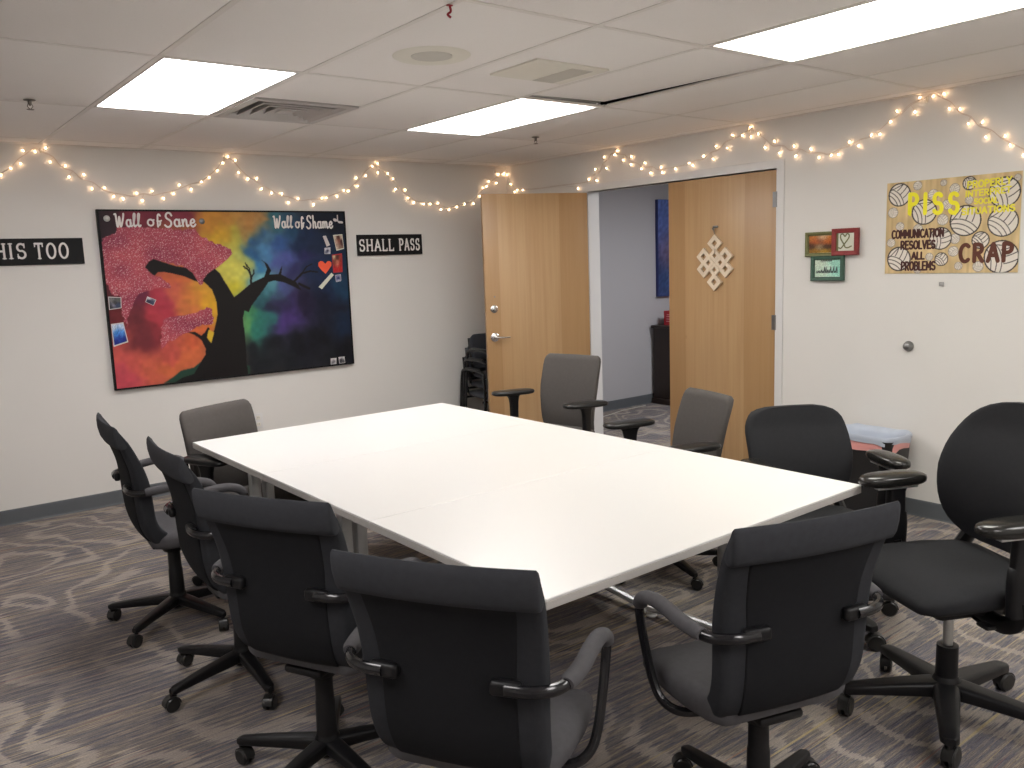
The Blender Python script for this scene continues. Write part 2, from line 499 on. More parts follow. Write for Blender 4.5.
# ceiling: lay-in tiles on a grid, 2 ft x 4 ft
GX = [-3.79 + 0.61 * k for k in range(-5, 8)]
GY = [-1.44 - 1.22 * k for k in range(-2, 7)]
def xcell(i): return max(GX[i], X0), min(GX[i + 1], 0.0)
lights = {(-3.79, -1.44), (-1.96, -1.44), (-1.96, -3.88), (-3.79, -6.32), (-1.96, -6.32), (-5.62, -3.88)}
ct = MB(); gap = 0.0125
xs = [X0] + [x for x in GX if X0 < x < -0.02] + [0.0]
ys = [0.0] + [y for y in GY if Y0 < y < -0.02] + [Y0]
for i in range(len(xs) - 1):
    for j in range(len(ys) - 1):
        xa, xb, ya, yb = xs[i], xs[i + 1], ys[j], ys[j + 1]
        if any(abs(xa - lx) < 0.02 and abs(ya - ly) < 0.02 for lx, ly in lights): continue
        if abs(xa + 3.18) < 0.02 and abs(ya + 1.44) < 0.02: ya = -2.05     # half tile beside the air vent
        rot = None; zc = H + 0.011
        if abs(xa + 1.96) < 0.02 and abs(ya + 2.66) < 0.02:                 # the tile that sits askew on its grid
            rot = Matrix.Rotation(R(1.0), 3, 'X') @ Matrix.Rotation(R(-0.9), 3, 'Y'); zc = H + 0.022
        w, d = xb - xa - 2 * gap, ya - yb - 2 * gap
        if w < 0.02 or d < 0.02: continue
        ct.box(((xa + xb) / 2, (ya + yb) / 2, zc), (w, d, 0.018), 0.003, 2, rot)
ceiling = struct(ct.build('ceiling', M['tile'], smooth=30))
slab('ceiling_plenum', (X0 - 0.1, Y0 - 0.1, PZ), (0.12, 0.1, PZ + 0.06), M['dark'])
cg = MB()
for x in xs[1:-1]: cg.box((x, Y0 / 2, H + 0.0055), (0.024, -Y0, 0.010), 0.001, 1)
for y in ys[1:-1]:
    for i in range(len(xs) - 1):
        if abs(y + 2.66) < 0.02 and abs(xs[i] + 1.96) < 0.02: pass
        cg.box(((xs[i] + xs[i + 1]) / 2, y, H + 0.0056), (xs[i + 1] - xs[i] - 0.024, 0.024, 0.010), 0.001, 1)
struct(cg.build('trim_1', M['grid'], smooth=0))
wm = MB()   # wall angle moulding under the tiles
for a, b, c, s in (((X0 / 2), -0.011, H - 0.001, (-X0, 0.022, 0.006)), (-0.011, Y0 / 2, H - 0.001, (0.022, -Y0 - 0.05, 0.006)),
                   (X0 + 0.011, Y0 / 2, H - 0.001, (0.022, -Y0 - 0.05, 0.006)), (X0 / 2, Y0 + 0.011, H - 0.001, (-X0, 0.022, 0.006))):
    wm.box((a, b, c), s)
struct(wm.build('trim_2', M['grid'], smooth=0))
slab('ceiling_hall', (WT, Y0, H), (HX, 0, H + 0.05), M['tile'])

# ceiling lights
def troffer(xa, ya, mat, label, y_in=0.0):
    cx, cy = xa + 0.305, ya - 0.61
    t = empty('ceiling_light', (cx, cy, H), 0, label, 'ceiling light', 'recessed ceiling lights')
    w, d = 0.586, 1.196
    f = MB()
    for s in (-1, 1):
        f.box((s * (w / 2 - 0.006), 0, 0.012), (0.012, d, 0.022), 0.002)
    f.box((0, d / 2 - 0.006, 0.012), (w - 0.0245, 0.012, 0.022), 0.002)
    if not y_in: f.box((0, -d / 2 + 0.006, 0.012), (w - 0.0245, 0.012, 0.022), 0.002)
    f.box((0, 0, 0.105), (w, d, 0.01))
    for s in (-1, 1):
        f.box((s * (w / 2 - 0.004), 0, 0.062), (0.006, d, 0.074))
        f.box((0, s * (d / 2 - 0.004), 0.062), (w - 0.02, 0.006, 0.074))
    f.build('frame', M['vent_white'], t, smooth=0)
    p = MB(); p.box((0, y_in / 2, 0.009), (w - 0.026, d - 0.026 - y_in, 0.008), 0.002, 1)
    p.build('diffuser', mat, t, smooth=0)
    if y_in:
        e = MB(); e.box((0, -d / 2 + 0.012 + y_in * 0.1, 0.035), (w - 0.03, 0.006, 0.05))
        e.box((0, -d / 2 + y_in * 0.55, 0.05), (w - 0.03, y_in * 0.9, 0.004))
        pl = e.build('end_plate', M['galv'], t, smooth=0)
        pl['label'] = 'bare metal end plate with punched slots'
        random.seed(5)
        for k in range(13):
            if random.random() < 0.7:
                h = MB(); h.box((-0.25 + 0.042 * k, -d / 2 + y_in * 0.5, 0.0475), (0.008 + 0.008 * random.random(), 0.03 + 0.02 * random.random(), 0.003)); h.build('slot', M['paper_white'], pl, smooth=0)
    return t
troffer(-3.79, -1.44, M['panel_light_pink'], 'lit white ceiling panel beside the square air vent, above the long painting')
troffer(-1.96, -1.44, M['panel_light'], 'lit white ceiling panel with a bare metal end plate, between vent and doors', y_in=0.066)
troffer(-1.96, -3.88, M['panel_light_warm'], 'lit white ceiling panel nearest the yellow lettered poster, running off the top of view')

troffer(-1.96, -6.32, M['panel_light'], 'lit white ceiling panel behind the viewpoint, third along the door side')
troffer(-3.79, -6.32, M['panel_light_pink'], 'lit white ceiling panel behind the viewpoint, above the left hand chairs')
troffer(-5.62, -3.88, M['panel_light_pink'], 'lit white ceiling panel out of view to the left of the chairs')

# hall light, in the next room
t = empty('ceiling_light', (1.5, -2.2, H - 0.001), 0, 'ceiling light of the room beyond the double doors', 'ceiling light', 'recessed ceiling lights')
f = MB()
for s in (-1, 1):
    f.box((s * 0.297, 0, -0.006), (0.014, 1.2, 0.012), 0.002); f.box((0, s * 0.593, -0.006), (0.58, 0.014, 0.012), 0.002)
f.build('frame', M['vent_white'], t, smooth=0)
p = MB(); p.box((0, 0, -0.004), (0.579, 1.17, 0.006)); p.build('diffuser', M['hall_light'], t, smooth=0)

# square supply air vent
t = empty('air_vent', (-2.875, -1.745, H), 0, 'square louvred air vent with dark slots beside the first ceiling panel', 'air vent')
b = MB(); b.box((0, 0, 0.075), (0.58, 0.58, 0.006)); b.build('backing', M['dark'], t, smooth=0)
def sq(h, z): return [Vector((sx * h, sy * h, z)) for sx, sy in ((-1, -1), (1, -1), (1, 1), (-1, 1))]
fr = MB(); fr.loft([sq(0.293, 0.006), sq(0.293, -0.003), sq(0.25, -0.004), sq(0.235, 0.012), sq(0.24, 0.07), sq(0.293, 0.07)], closed=True)
fr.build('frame', M['vent_white'], t, smooth=0)
for h in (0.200, 0.145, 0.090):
    lv = MB(); lv.loft([sq(h, -0.001), sq(h - 0.026, 0.040), sq(h - 0.029, 0.038), sq(h - 0.005, -0.004)], closed=True)
    lv.build('louvre', M['vent_white'], t, smooth=0)
c_ = MB(); c_.box((0, 0, 0.0), (0.085, 0.085, 0.006), 0.002); c_.build('centre_plate', M['vent_white'], t, smooth=0)

# round ceiling speaker
t = empty('ceiling_speaker', (-2.862, -3.2, H), 0, 'round cream speaker grille set in the ceiling tile', 'speaker')
r_ = MB(); r_.lathe([(0.084, 0.001), (0.088, -0.003), (0.12, -0.005), (0.155, -0.003), (0.162, 0.001)], 40); r_.build('bezel', M['cream'], t)
g = MB(); g.lathe([(0.0005, -0.004), (0.04, -0.0042), (0.084, -0.003), (0.085, 0.0015)], 40)
g.build('grille', M['grille'], t)
# rectangular fan panel
t = empty('exhaust_fan', (-2.235, -3.215, H), 0, 'cream rectangular ceiling panel with a long grey grille', 'fan cover')
r_ = MB(); r_.box((0, 0, -0.002), (0.43, 0.34, 0.010), 0.004, 3); r_.build('cover', M['cream'], t)
g = MB()
for k in range(11): g.box((0.035 + 0.011 * k, 0.015, -0.0085), (0.007, 0.27, 0.003))
g.box((0.09, 0.015, -0.0075), (0.125, 0.28, 0.002))
g.build('grille', M['grille'], t, smooth=0)
# sprinklers
def sprinkler(x, y, label):
    s = MB()
    s.lathe([(0.001, 0.0), (0.036, -0.001), (0.034, -0.006), (0.012, -0.009), (0.011, -0.03), (0.007, -0.034), (0.007, -0.04), (0.001, -0.041)], 20)
    for q in (-1, 1):
        s.tube([(q * 0.010, 0, -0.028), (q * 0.016, 0, -0.044), (q * 0.006, 0, -0.060), (0, 0, -0.064)], 0.0028, 6)
    s.lathe([(0.001, -0.062), (0.022, -0.064), (0.022, -0.067), (0.001, -0.068)], 16)
    o = s.build('fire_sprinkler', M['brass_dark']); o.location = (x, y, H - 0.001); o.scale = (.75, .75, .7)
    return tag(o, label, 'sprinkler', 'ceiling sprinklers')
sprinkler(-4.077, -1.53, 'small dark ceiling sprinkler left of the panel over the painting')
sprinkler(-0.977, -1.60, 'small dark ceiling sprinkler in the corner above the open door leaf')
hk = MB(); hk.tube(cr([(0, 0, 0), (0.004, 0, -0.02), (-0.006, 0.004, -0.03), (0.004, 0, -0.04)]), 0.004, 8)
hk.box((0, 0, -0.002), (0.02, 0.012, 0.004), 0.001)
o = hk.build('ceiling_clip', M['red_plastic']); o.location = (-3.19, -3.82, H - 0.001)
tag(o, 'tiny red clip dangling from the ceiling grid at the top edge of view', 'clip')

# ------------------------------------------------------------------ doors and frame
fr = MB()
for y, s in ((DY0, 1), (DY1, -1)):
    fr.box((-0.004, y + s * 0.0225, DZ / 2), (0.012, 0.055, DZ), 0.002, 1)
    fr.box((WT + 0.004, y + s * 0.0225, DZ / 2), (0.012, 0.055, DZ), 0.002, 1)
    fr.box((WT / 2, y - s * 0.005, DZ / 2), (WT + 0.008, 0.012, DZ), 0.001, 1)
fr.box((-0.004, (DY0 + DY1) / 2, DZ + 0.0225), (0.012, DY0 - DY1 + 0.1, 0.055), 0.002, 1)
fr.box((WT + 0.004, (DY0 + DY1) / 2, DZ + 0.0225), (0.012, DY0 - DY1 + 0.1, 0.055), 0.002, 1)
fr.box((WT / 2, (DY0 + DY1) / 2, DZ + 0.006), (WT + 0.008, DY0 - DY1, 0.012), 0.001, 1)
struct(fr.build('trim_3', M['trim_white'], smooth=0))

LW, LT = 0.895, 0.044
def leaf(name, hinge, rz, hy, label, LW=0.895):
    """local: hinge edge at x=0, leaf towards +x, front face at y=0 facing -y, body behind"""
    m = MB(); m.box((LW / 2, LT / 2, 0.008 + 2.112 / 2), (LW, LT, 2.112), 0.003, 2)
    o = m.build(name, M['wood'], smooth=30)
    o.location = hinge; o.rotation_euler = (0, 0, rz)
    o['kind'] = 'structure'; o['label'] = label
    for z in (0.28, 1.12, 1.93):
        h = MB(); h.lathe([(0.001, -0.05), (0.008, -0.05), (0.008, 0.05), (0.001, 0.05)], 12, at=(-0.006, hy, z))
        h.box((0.012, -0.001 if hy < 0 else LT + 0.001, z), (0.03, 0.002, 0.1), 0.0005, 1)
        hh = h.build('hinge', M['screw'], o)
    return o
# left leaf stands open into the room, about 23 degrees past square
ang = R(180 - 20.5)
leafL = leaf('door_1', (-0.012, DY0 + 0.012, 0), ang, -0.006, 'left maple door leaf standing wide open, with lever handle and deadbolt')
# its room-side face points to local +y once open: fittings go on the side the camera sees
def fit(o, x, z, kind, side):
    s = side
    y = LT if s > 0 else 0.0
    if kind == 'lever':
        m = MB(); m.lathe([(0.001, 0), (0.036, 0.0), (0.036, 0.006), (0.028, 0.013), (0.014, 0.016), (0.012, 0.05), (0.001, 0.052)], 24, axis='y')
        m.tube(cr([(0, 0.043, 0), (-0.02, 0.047, 0), (-0.06, 0.048, -0.002), (-0.115, 0.046, -0.002)]), [0.010] * 7 + [0.0085] * 6 + [0.007] * 6, 10)
        nm = 'door_lever'
    else:
        m = MB(); m.lathe([(0.001, 0), (0.032, 0.0), (0.030, 0.010), (0.022, 0.016), (0.001, 0.018)], 24, axis='y')
        m.box((0, 0.022, 0), (0.009, 0.012, 0.03), 0.003)
        nm = 'deadbolt'
    ob = m.build(nm, M['chrome'], o)
    ob.location = (x, y, z)
    if s < 0: ob.rotation_euler = (0, 0, PI)
    return ob
fit(leafL, LW - 0.065, 0.985, 'lever', 1)
fit(leafL, LW - 0.065, 1.212, 'deadbolt', 1)
pl = MB(); pl.lathe([(0.001, 0), (0.006, 0.0), (0.005, 0.002), (0.001, 0.003)], 12, axis='y')
o = pl.build('screw_cap', M['screw'], leafL); o.location = (LW - 0.075, LT, 1.31)
leafR = leaf('door_2', (0.043, DY1 + 0.012, 0), R(90), LT + 0.006, 'right maple door leaf standing closed, hung with a white knot', 0.93)

# endless-knot ornament on the closed leaf
kb = empty('wall_knot', (-0.004, -2.386, 1.52), R(-90), 'whitewashed endless knot ornament hanging on the closed door leaf', 'wall ornament')
km = MB(); sp, st = 0.0475, 0.021
def kd(cx, cz, hu, w, d0, d1):
    """square ring standing on its corner"""
    for a in range(4):
        p = [(cx + (hu + e) * math.cos(PI / 2 * q), cz + (hu + e) * math.sin(PI / 2 * q)) for q, e in ((a, -w), (a, w), (a + 1, w), (a + 1, -w))]
        km.prism([p[0], p[1], p[2], p[3]], wfn, d0, d1)
for i, (cx, cz) in enumerate([(0, .144), (-.095, .052), (.095, .052), (-.095, -.036), (.095, -.036), (0, -.128), (0, .058), (0, -.042), (-.050, .008), (.050, .008)]):
    if i > 9: continue
    kd(cx, cz, 0.036 if i > 5 else 0.044, 0.019 if i <= 5 else 0.016, 0.0005, 0.016 + 0.0025 * (i % 3))
km.build('knot', M['knot'], kb, smooth=0)
hm = MB(); hm.box((0, -0.004, 0.258), (0.045, 0.007, 0.016), 0.003)
hm.tube(cr([(-0.012, -0.008, 0.258), (-0.012, -0.02, 0.245), (-0.003, -0.026, 0.238), (0.004, -0.02, 0.25)]), 0.004, 8)
hm.tube([(-0.003, -0.022, 0.238), (0, -0.012, 0.20)], 0.0015, 6); hm.tube([(0.003, -0.022, 0.238), (0.0, -0.012, 0.20)], 0.0015, 6)
hm.build('hook', M['screw'], kb)

# ------------------------------------------------------------------ three white tables pushed together
TX, TY, TA, TWD, TDP, TZ = -3.5869, -1.9341, 0.0082, 1.524, 0.9144, 0.740
def table(k, label):
    c, s = math.cos(TA), math.sin(TA)
    lx, ly = TWD / 2, -TDP * (k + 0.5)
    t = empty('conference_table', (TX + c * lx - s * ly, TY + s * lx + c * ly, 0), TA, label, 'table', 'white tables pushed together')
    tp = MB(); tp.box((0, 0, TZ - 0.004), (TWD - 0.002, TDP - 0.002, 0.008), 0.002, 1)
    tp.build('tabletop', M['white_lam'], t, smooth=0)
    e = MB(); e.box((0, 0, TZ - 0.0195), (TWD - 0.002, TDP - 0.002, 0.0228), 0.0015, 1)
    e.build('edge_band', M['edge_grey'], t, smooth=0)
    for sx in (-1, 1):
        x = sx * (TWD / 2 - 0.165)
        lg = MB()
        for q in (-1, 1): lg.box((x + q * 0.032, 0, 0.38), (0.045, 0.05, 0.64), 0.006)
        lg.box((x, 0, 0.70), (0.13, 0.42, 0.016), 0.004)
        lg.build('leg', M['silver'], t)
        ft = MB()
        pts = [(x, y, 0.035 + 0.03 * (1 - (abs(y) / 0.44) ** 2)) for y in np.linspace(-0.435, 0.435, 15)]
        ft.tube(pts, 0.024, 10, flat=0.7)
        fo = ft.build('foot', M['silver'], t)
        for q in (-1, 1):
            gl = MB(); gl.lathe([(0.001, 0.001), (0.022, 0.001), (0.024, 0.006), (0.02, 0.016), (0.008, 0.03), (0.001, 0.03)], 16, at=(x, q * 0.425, 0))
            gl.build('glide', M['silver'], fo)
    bm_ = MB(); bm_.box((0, 0, 0.66), (TWD - 0.46, 0.03, 0.06), 0.004); bm_.build('crossbar', M['silver'], t)
    return t
table(0, 'white table section nearest the painting wall, farthest of the three joined')
table(1, 'middle white table section between two seams of the joined table')
table(2, 'white table section closest to the near chairs, brightest under the ceiling panel')
# ------------------------------------------------------------------ chairs
def face(deg): return R(deg - 90)     # chairs are modelled facing local +y

def castered_base(root, rad, rot, hub_r=0.04, hub_z=0.105, leg_w=0.024, wheel=0.027, mat='black_plastic', stout=1.0):
    hb = MB(); hb.lathe([(0.001, 0.055), (hub_r * 0.8, 0.055), (hub_r, 0.065), (hub_r, hub_z + 0.01), (hub_r * 0.75, hub_z + 0.03), (0.001, hub_z + 0.03)], 20)
    hb.build('hub', M[mat], root)
    for k in range(5):
        a = rot + 2 * PI * k / 5
        ca, sa = math.cos(a), math.sin(a)
        lg = MB(); rings = []
        for u in (0.0, 0.12, 0.3, 0.55, 0.8, 0.95, 1.0):
            r = hub_r * 0.6 + (rad - hub_r * 0.6) * u
            w = leg_w * (1.15 - 0.45 * u) * stout
            zt = hub_z + 0.012 - 0.030 * u ** 1.3
            zb = zt - (0.046 - 0.020 * u) * stout
            if u == 1.0: w *= 0.6; zt -= 0.004; zb += 0.004
            ring = []
            for p, q in rrect(0.45, n=3, flat=2):
                ring.append(Vector((ca * r - sa * p * w, sa * r + ca * p * w, (zt + zb) / 2 + q * (zt - zb) / 2)))
            rings.append(ring)
        lg.loft(rings)
        lo = lg.build('base_leg', M[mat], root)
        cs = MB()
        px, py = ca * (rad - 0.012), sa * (rad - 0.012)
        cs.lathe([(0.001, wheel * 1.7), (0.009, wheel * 1.7), (0.009, 0.085), (0.001, 0.085)], 10, at=(px, py, 0))
        wa = a + 0.9 + k * 1.7
        wx, wy = math.cos(wa), math.sin(wa)            # axle direction
        ox, oy = px + wy * 0.012, py - wx * 0.012
        rotm = Matrix.Rotation(wa, 3, 'Z')
        for sgn in (-1, 1):
            rings = []
            for d, rr in ((0.004, wheel * 0.7), (0.005, wheel), (0.017, wheel), (0.021, wheel * 0.86), (0.022, wheel * 0.3)):
                rings.append([Vector((ox, oy, wheel + 0.0005)) + rotm @ Vector((sgn * d, rr * math.cos(2 * PI * i / 18), rr * math.sin(2 * PI * i / 18))) for i in range(18)])
            cs.loft(rings)
        hood = []
        for d in (-0.0165, 0.0165):
            hood.append([Vector((ox, oy, wheel)) + rotm @ Vector((d, (wheel + 0.004) * math.cos(PI * i / 8), (wheel + 0.004) * math.sin(PI * i / 8))) for i in range(9)])
        cs.loft(hood)
        cs.build('caster', M['pad_black'], lo)

def ring_yz(levels, tmpl, kc):
    """levels: (rear (y,z), front (y,z), half width)"""
    rings = []
    for (yr, zr), (yf, zf), w in levels:
        rings.append([Vector((a * w, yr + (yf - yr) * (b + 1) / 2 + kc * (a * w / 0.235) ** 2, zr + (zf - zr) * (b + 1) / 2)) for a, b in tmpl])
    return rings

def spline_levels(levels, n=4):
    flat = [Vector((l[0][0], l[0][1], l[1][0])) for l in levels]
    flat2 = [Vector((l[1][1], l[2], 0)) for l in levels]
    A, B = cr(flat, n), cr(flat2, n)
    return [((a.x, a.y), (a.z, b.x), b.y) for a, b in zip(A, B)]

def armchair_meshes():
    root = empty('conference_chair', (0, 0, 0))
    # back shell
    L = [((-.055, .402), (-.030, .445), .180), ((-.100, .418), (-.062, .470), .205), ((-.140, .455), (-.090, .500), .217), ((-.165, .520), (-.106, .545), .222),
         ((-.174, .600), (-.112, .610), .224), ((-.179, .690), (-.118, .690), .228), ((-.188, .765), (-.138, .772), .233),
         ((-.212, .848), (-.172, .855), .240), ((-.228, .890), (-.192, .896), .243)]
    LV = spline_levels(L) + [((-.246, .945), (-.226, .947), .245), ((-.247, .958), (-.232, .960), .244), ((-.246, .966), (-.240, .967), .240)]
    bk = MB(); bk.loft(ring_yz(LV, rrect(0.10, 0.5, 4, 8), 0.018))
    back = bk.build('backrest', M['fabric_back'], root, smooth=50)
    # roll of the head section that flares to the rear
    hd = MB()
    LH = [((-.222, .868), (-.200, .876), .2415), ((-.238, .875), (-.198, .886), .2440), ((-.246, .890), (-.204, .900), .2455), ((-.252, .920), (-.218, .925), .2465),
          ((-.253, .945), (-.229, .950), .2468), ((-.251, .961), (-.236, .963), .246), ((-.246, .969), (-.241, .969), .242)]
    hd.loft(ring_yz(LH, rrect(0.06, 0.5, 4, 8), 0.018))
    hd.build('head_panel', M['fabric'], back, smooth=50)
    # outer back panel between two seams
    pn = MB()
    LP = [((-.114, .424), (-.085, .45), .150), ((-.146, .452), (-.12, .47), .160), ((-.170, .520), (-.14, .53), .166), ((-.178, .600), (-.15, .60), .167),
          ((-.183, .690), (-.15, .69), .169), ((-.192, .765), (-.16, .77), .176), ((-.216, .848), (-.19, .85), .186), ((-.229, .876), (-.20, .882), .188)]
    pn.loft(ring_yz(spline_levels(LP), rrect(0.03, 0.3, 3, 8), 0.0185))
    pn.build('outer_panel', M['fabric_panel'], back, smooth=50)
    # seat
    st = MB(); rings = []
    for y, zb, zt, w in ((-.115, .408, .452, .185), (-.10, .398, .462, .205), (-.06, .392, .466, .220), (0.02, .388, .464, .230), (.12, .388, .464, .234), (.20, .390, .463, .230), (.245, .396, .455, .220), (.268, .406, .442, .204), (.276, .418, .430, .185)):
        rings.append([Vector((a * w, y, (zb + zt) / 2 + b * (zt - zb) / 2 + (0.008 * (a * a) if b > 0 else 0))) for a, b in rrect(0.22, 0.9, 5, 6)])
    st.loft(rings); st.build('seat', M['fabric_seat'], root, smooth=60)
    # mechanism and column
    mc = MB(); mc.box((0, 0.0, 0.378), (0.14, 0.20, 0.026), 0.01); mc.lathe([(0.001, .33), (.045, .33), (.06, .36), (.001, .36)], 20)
    mc.tube([(0.09, 0.02, .372), (0.2, 0.03, .365), (.225, .03, .36)], 0.006, 8)
    mc.build('mechanism', M['black_plastic'], root)
    cl = MB(); cl.lathe([(0.001, .09), (.034, .09), (.031, .24), (.029, .245), (.028, .335), (.001, .335)], 22)
    cl.build('column', M['black_plastic'], root)
    for s in (-1, 1):
        ar = MB()
        path = [(.150, -.194, .680), (.212, -.188, .680), (.258, -.155, .679), (.279, -.10, .684), (.285, -.02, .696), (.287, .06, .697), (.288, .115, .684),
                (.287, .142, .650), (.284, .140, .600), (.280, .118, .52), (.275, .095, .455), (.266, .065, .412), (.240, .030, .392), (.19, .015, .384), (.11, .01, .380)]
        ar.tube(cr([(s * x, y, z) for x, y, z in path], 5), 0.0125, 10, flat=1.15)
        ao = ar.build('armrest', M['gloss_black'], root)
        sl = MB(); sp_ = cr([(s * x, y, z) for x, y, z in [(.272, -.135, .683), (.284, -.07, .690), (.286, 0, .698), (.287, .065, .699), (.288, .118, .684), (.287, .141, .655)]], 5)
        n_ = len(sp_)
        sl.tube(sp_, [0.0215 * (0.8 if i in (0, n_ - 1) else 1.0) for i in range(n_)], 14, flat=0.85)
        sl.build('arm_sleeve', M['fabric_seat'], ao, smooth=60)
        br = MB(); br.box((s * .150, -.186, .680), (.075, .026, .036), 0.010, 3, Matrix.Rotation(s * R(4), 3, 'Z'))
        br.build('bracket', M['black_plastic'], ao)
    castered_base(root, 0.315, 0.45)
    return root

A0 = armchair_meshes()
armchairs = [
    # x, y, facing, scale in height, label
    (-3.826, -2.31, -5, 0, 'charcoal armchair farthest back on the left side, its side profile against the wall'),
    (-3.805, -3.085, -3, -26, 'charcoal armchair second along the left side, between the far one and the nearer pair'),
    (-3.83, -3.885, 27, 24, 'charcoal armchair third along the left side, just behind the nearest front chair'),
    (-3.765, -4.648, 31, 0, 'charcoal armchair at the front centre, back turned, by the bright table corner'),
    (-3.038, -4.94, 73, 0, 'charcoal armchair at the table end, seen from behind beside the big black task chair'),
]
for i, (x, y, a, turn, lab) in enumerate(armchairs):
    o = A0 if i == 0 else copy_tree(A0)
    o.location = (x, y, 0); o.rotation_euler = (0, 0, face(a))
    tag(o, lab, 'office chair', 'charcoal conference armchairs round the table')
    for ch in o.children:
        if ch.name.split('.')[0] == 'base_leg': ch.rotation_euler = (0, 0, R(turn))

# grey task chairs with T-shaped arms on the far side of the table
def t_chair(x, y, a, dz, padz, padz2, lab, width=0.22, rec=0.0, turn=0.0):
    root = empty('task_chair', (x, y, 0), face(a), lab, 'office chair', 'grey task chairs on the far side of the table')
    zs = 0.455 + dz
    LV = []
    H0, H1 = zs - 0.045, 0.925 + dz
    for u in (0.0, 0.03, 0.08, 0.18, 0.3, 0.45, 0.6, 0.75, 0.86, 0.93, 0.97, 0.99, 1.0):
        z = H0 + (H1 - H0) * u
        yr = -0.225 - 0.030 * math.sin(u * 3.0) * 0 - (0.055 + rec) * u ** 1.3 + 0.02 * math.sin(u * PI)
        th = 0.052 - 0.012 * u
        w = width * (0.86 + 0.14 * min(1, u / 0.55))
        e = 1.0
        if u > 0.86: e = (1 - ((u - 0.86) / 0.145) ** 3) ; w *= (0.80 + 0.20 * max(e, 0) ** 0.5)
        if u < 0.1: w *= 0.80 + 0.20 * (1 - ((0.1 - u) / 0.1) ** 2) ** 0.5
        if u > 0.98: th *= 0.55 if u < 1 else 0.2
        if u < 0.02: th *= 0.4
        mid = yr + 0.026 - 0.02 * max(0.0, 1 - u / 0.2)
        LV.append(((mid - th / 2, z), (mid + th / 2, z + 0.002), w))
    bk = MB(); bk.loft(ring_yz(LV, rrect(0.16, 0.75, 5, 8), 0.022))
    back = bk.build('backrest', M['fabric_grey'], root, smooth=60)
    sp_ = MB(); sp_.loft([[Vector((p * w, yy + q * 0.012, zz)) for p, q in rrect(0.3, 0.5, 3, 2)] for w, yy, zz in
                          ((.05, -.10, zs - .075), (.05, -.20, zs - .070), (.05, -.262, zs - .02), (.048, -.262, zs + .12), (.04, -.264, zs + .22))])
    sp_.build('back_support', M['black_plastic'], root)
    st = MB(); rings = []
    for yy, zb, zt, w in ((-.235, -.045, -.020, .16), (-.225, -.060, -.004, .19), (-.19, -.066, .006, .215), (-.1, -.068, .008, .238), (.05, -.068, .008, .247), (.16, -.066, .006, .243), (.215, -.062, -.004, .228), (.245, -.05, -.018, .20), (.25, -.04, -.03, .18)):
        rings.append([Vector((p * w, yy, zs + (zb + zt) / 2 + q * (zt - zb) / 2)) for p, q in rrect(0.25, 0.8, 5, 6)])
    st.loft(rings); st.build('seat', M['fabric_grey'], root, smooth=60)
    mc = MB(); mc.box((0, -0.02, zs - .092), (.17, .24, .05), .012); mc.tube([(.08, .03, zs - .09), (.2, .04, zs - .095), (.24, .04, zs - .10)], .006, 8)
    mc.build('mechanism', M['black_plastic'], root)
    cl = MB(); cl.lathe([(.001, .09), (.034, .09), (.032, .25), (.018, .255), (.018, zs - .1), (.001, zs - .1)], 22)
    cl.build('column', M['black_plastic'], root)
    for s, pz in ((1, padz), (-1, padz2)):
        ar = MB()
        rings = []
        for z, wy in ((zs - .085, .028), (zs + .02, .030), (pz - .13, .032), (pz - .075, .036), (pz - .045, .044), (pz - .028, .060), (pz - .018, .075)):
            rings.append([Vector((s * (.293) + p * .016, .015 + q * wy, z)) for p, q in rrect(0.5, 0.35, 3, 2)])
        ar.loft(rings)
        ar.box((s * .195, .015, zs - .085), (.22, .055, .022), .008)
        ao = ar.build('armrest', M['black_plastic'], root, smooth=45)
        pd = MB(); pd.ell((s * .293, .02, pz - .008), (.056, .148, .018), 0.55, 24, 10, Matrix.Rotation(R(turn), 3, 'Z')); pd.build('arm_pad', M['pad_black'], ao, smooth=60)
    castered_base(root, 0.31, 0.2 + a * 0.01)
    return root
t_chair(-3.32, -2.00, -68, -0.035, .685, .685, 'grey task chair at the far left corner of the table, tucked in before the painting', width=0.235)
t_chair(-1.39, -2.16, -168, 0.035, .735, .700, 'grey task chair with raised T arms standing before the open door leaf', width=0.228, rec=.03, turn=-28)
t_chair(-1.74, -3.43, 164, -0.03, .72, .70, 'grey task chair turned aside before the closed door leaf with the knot', width=0.205, rec=.045)

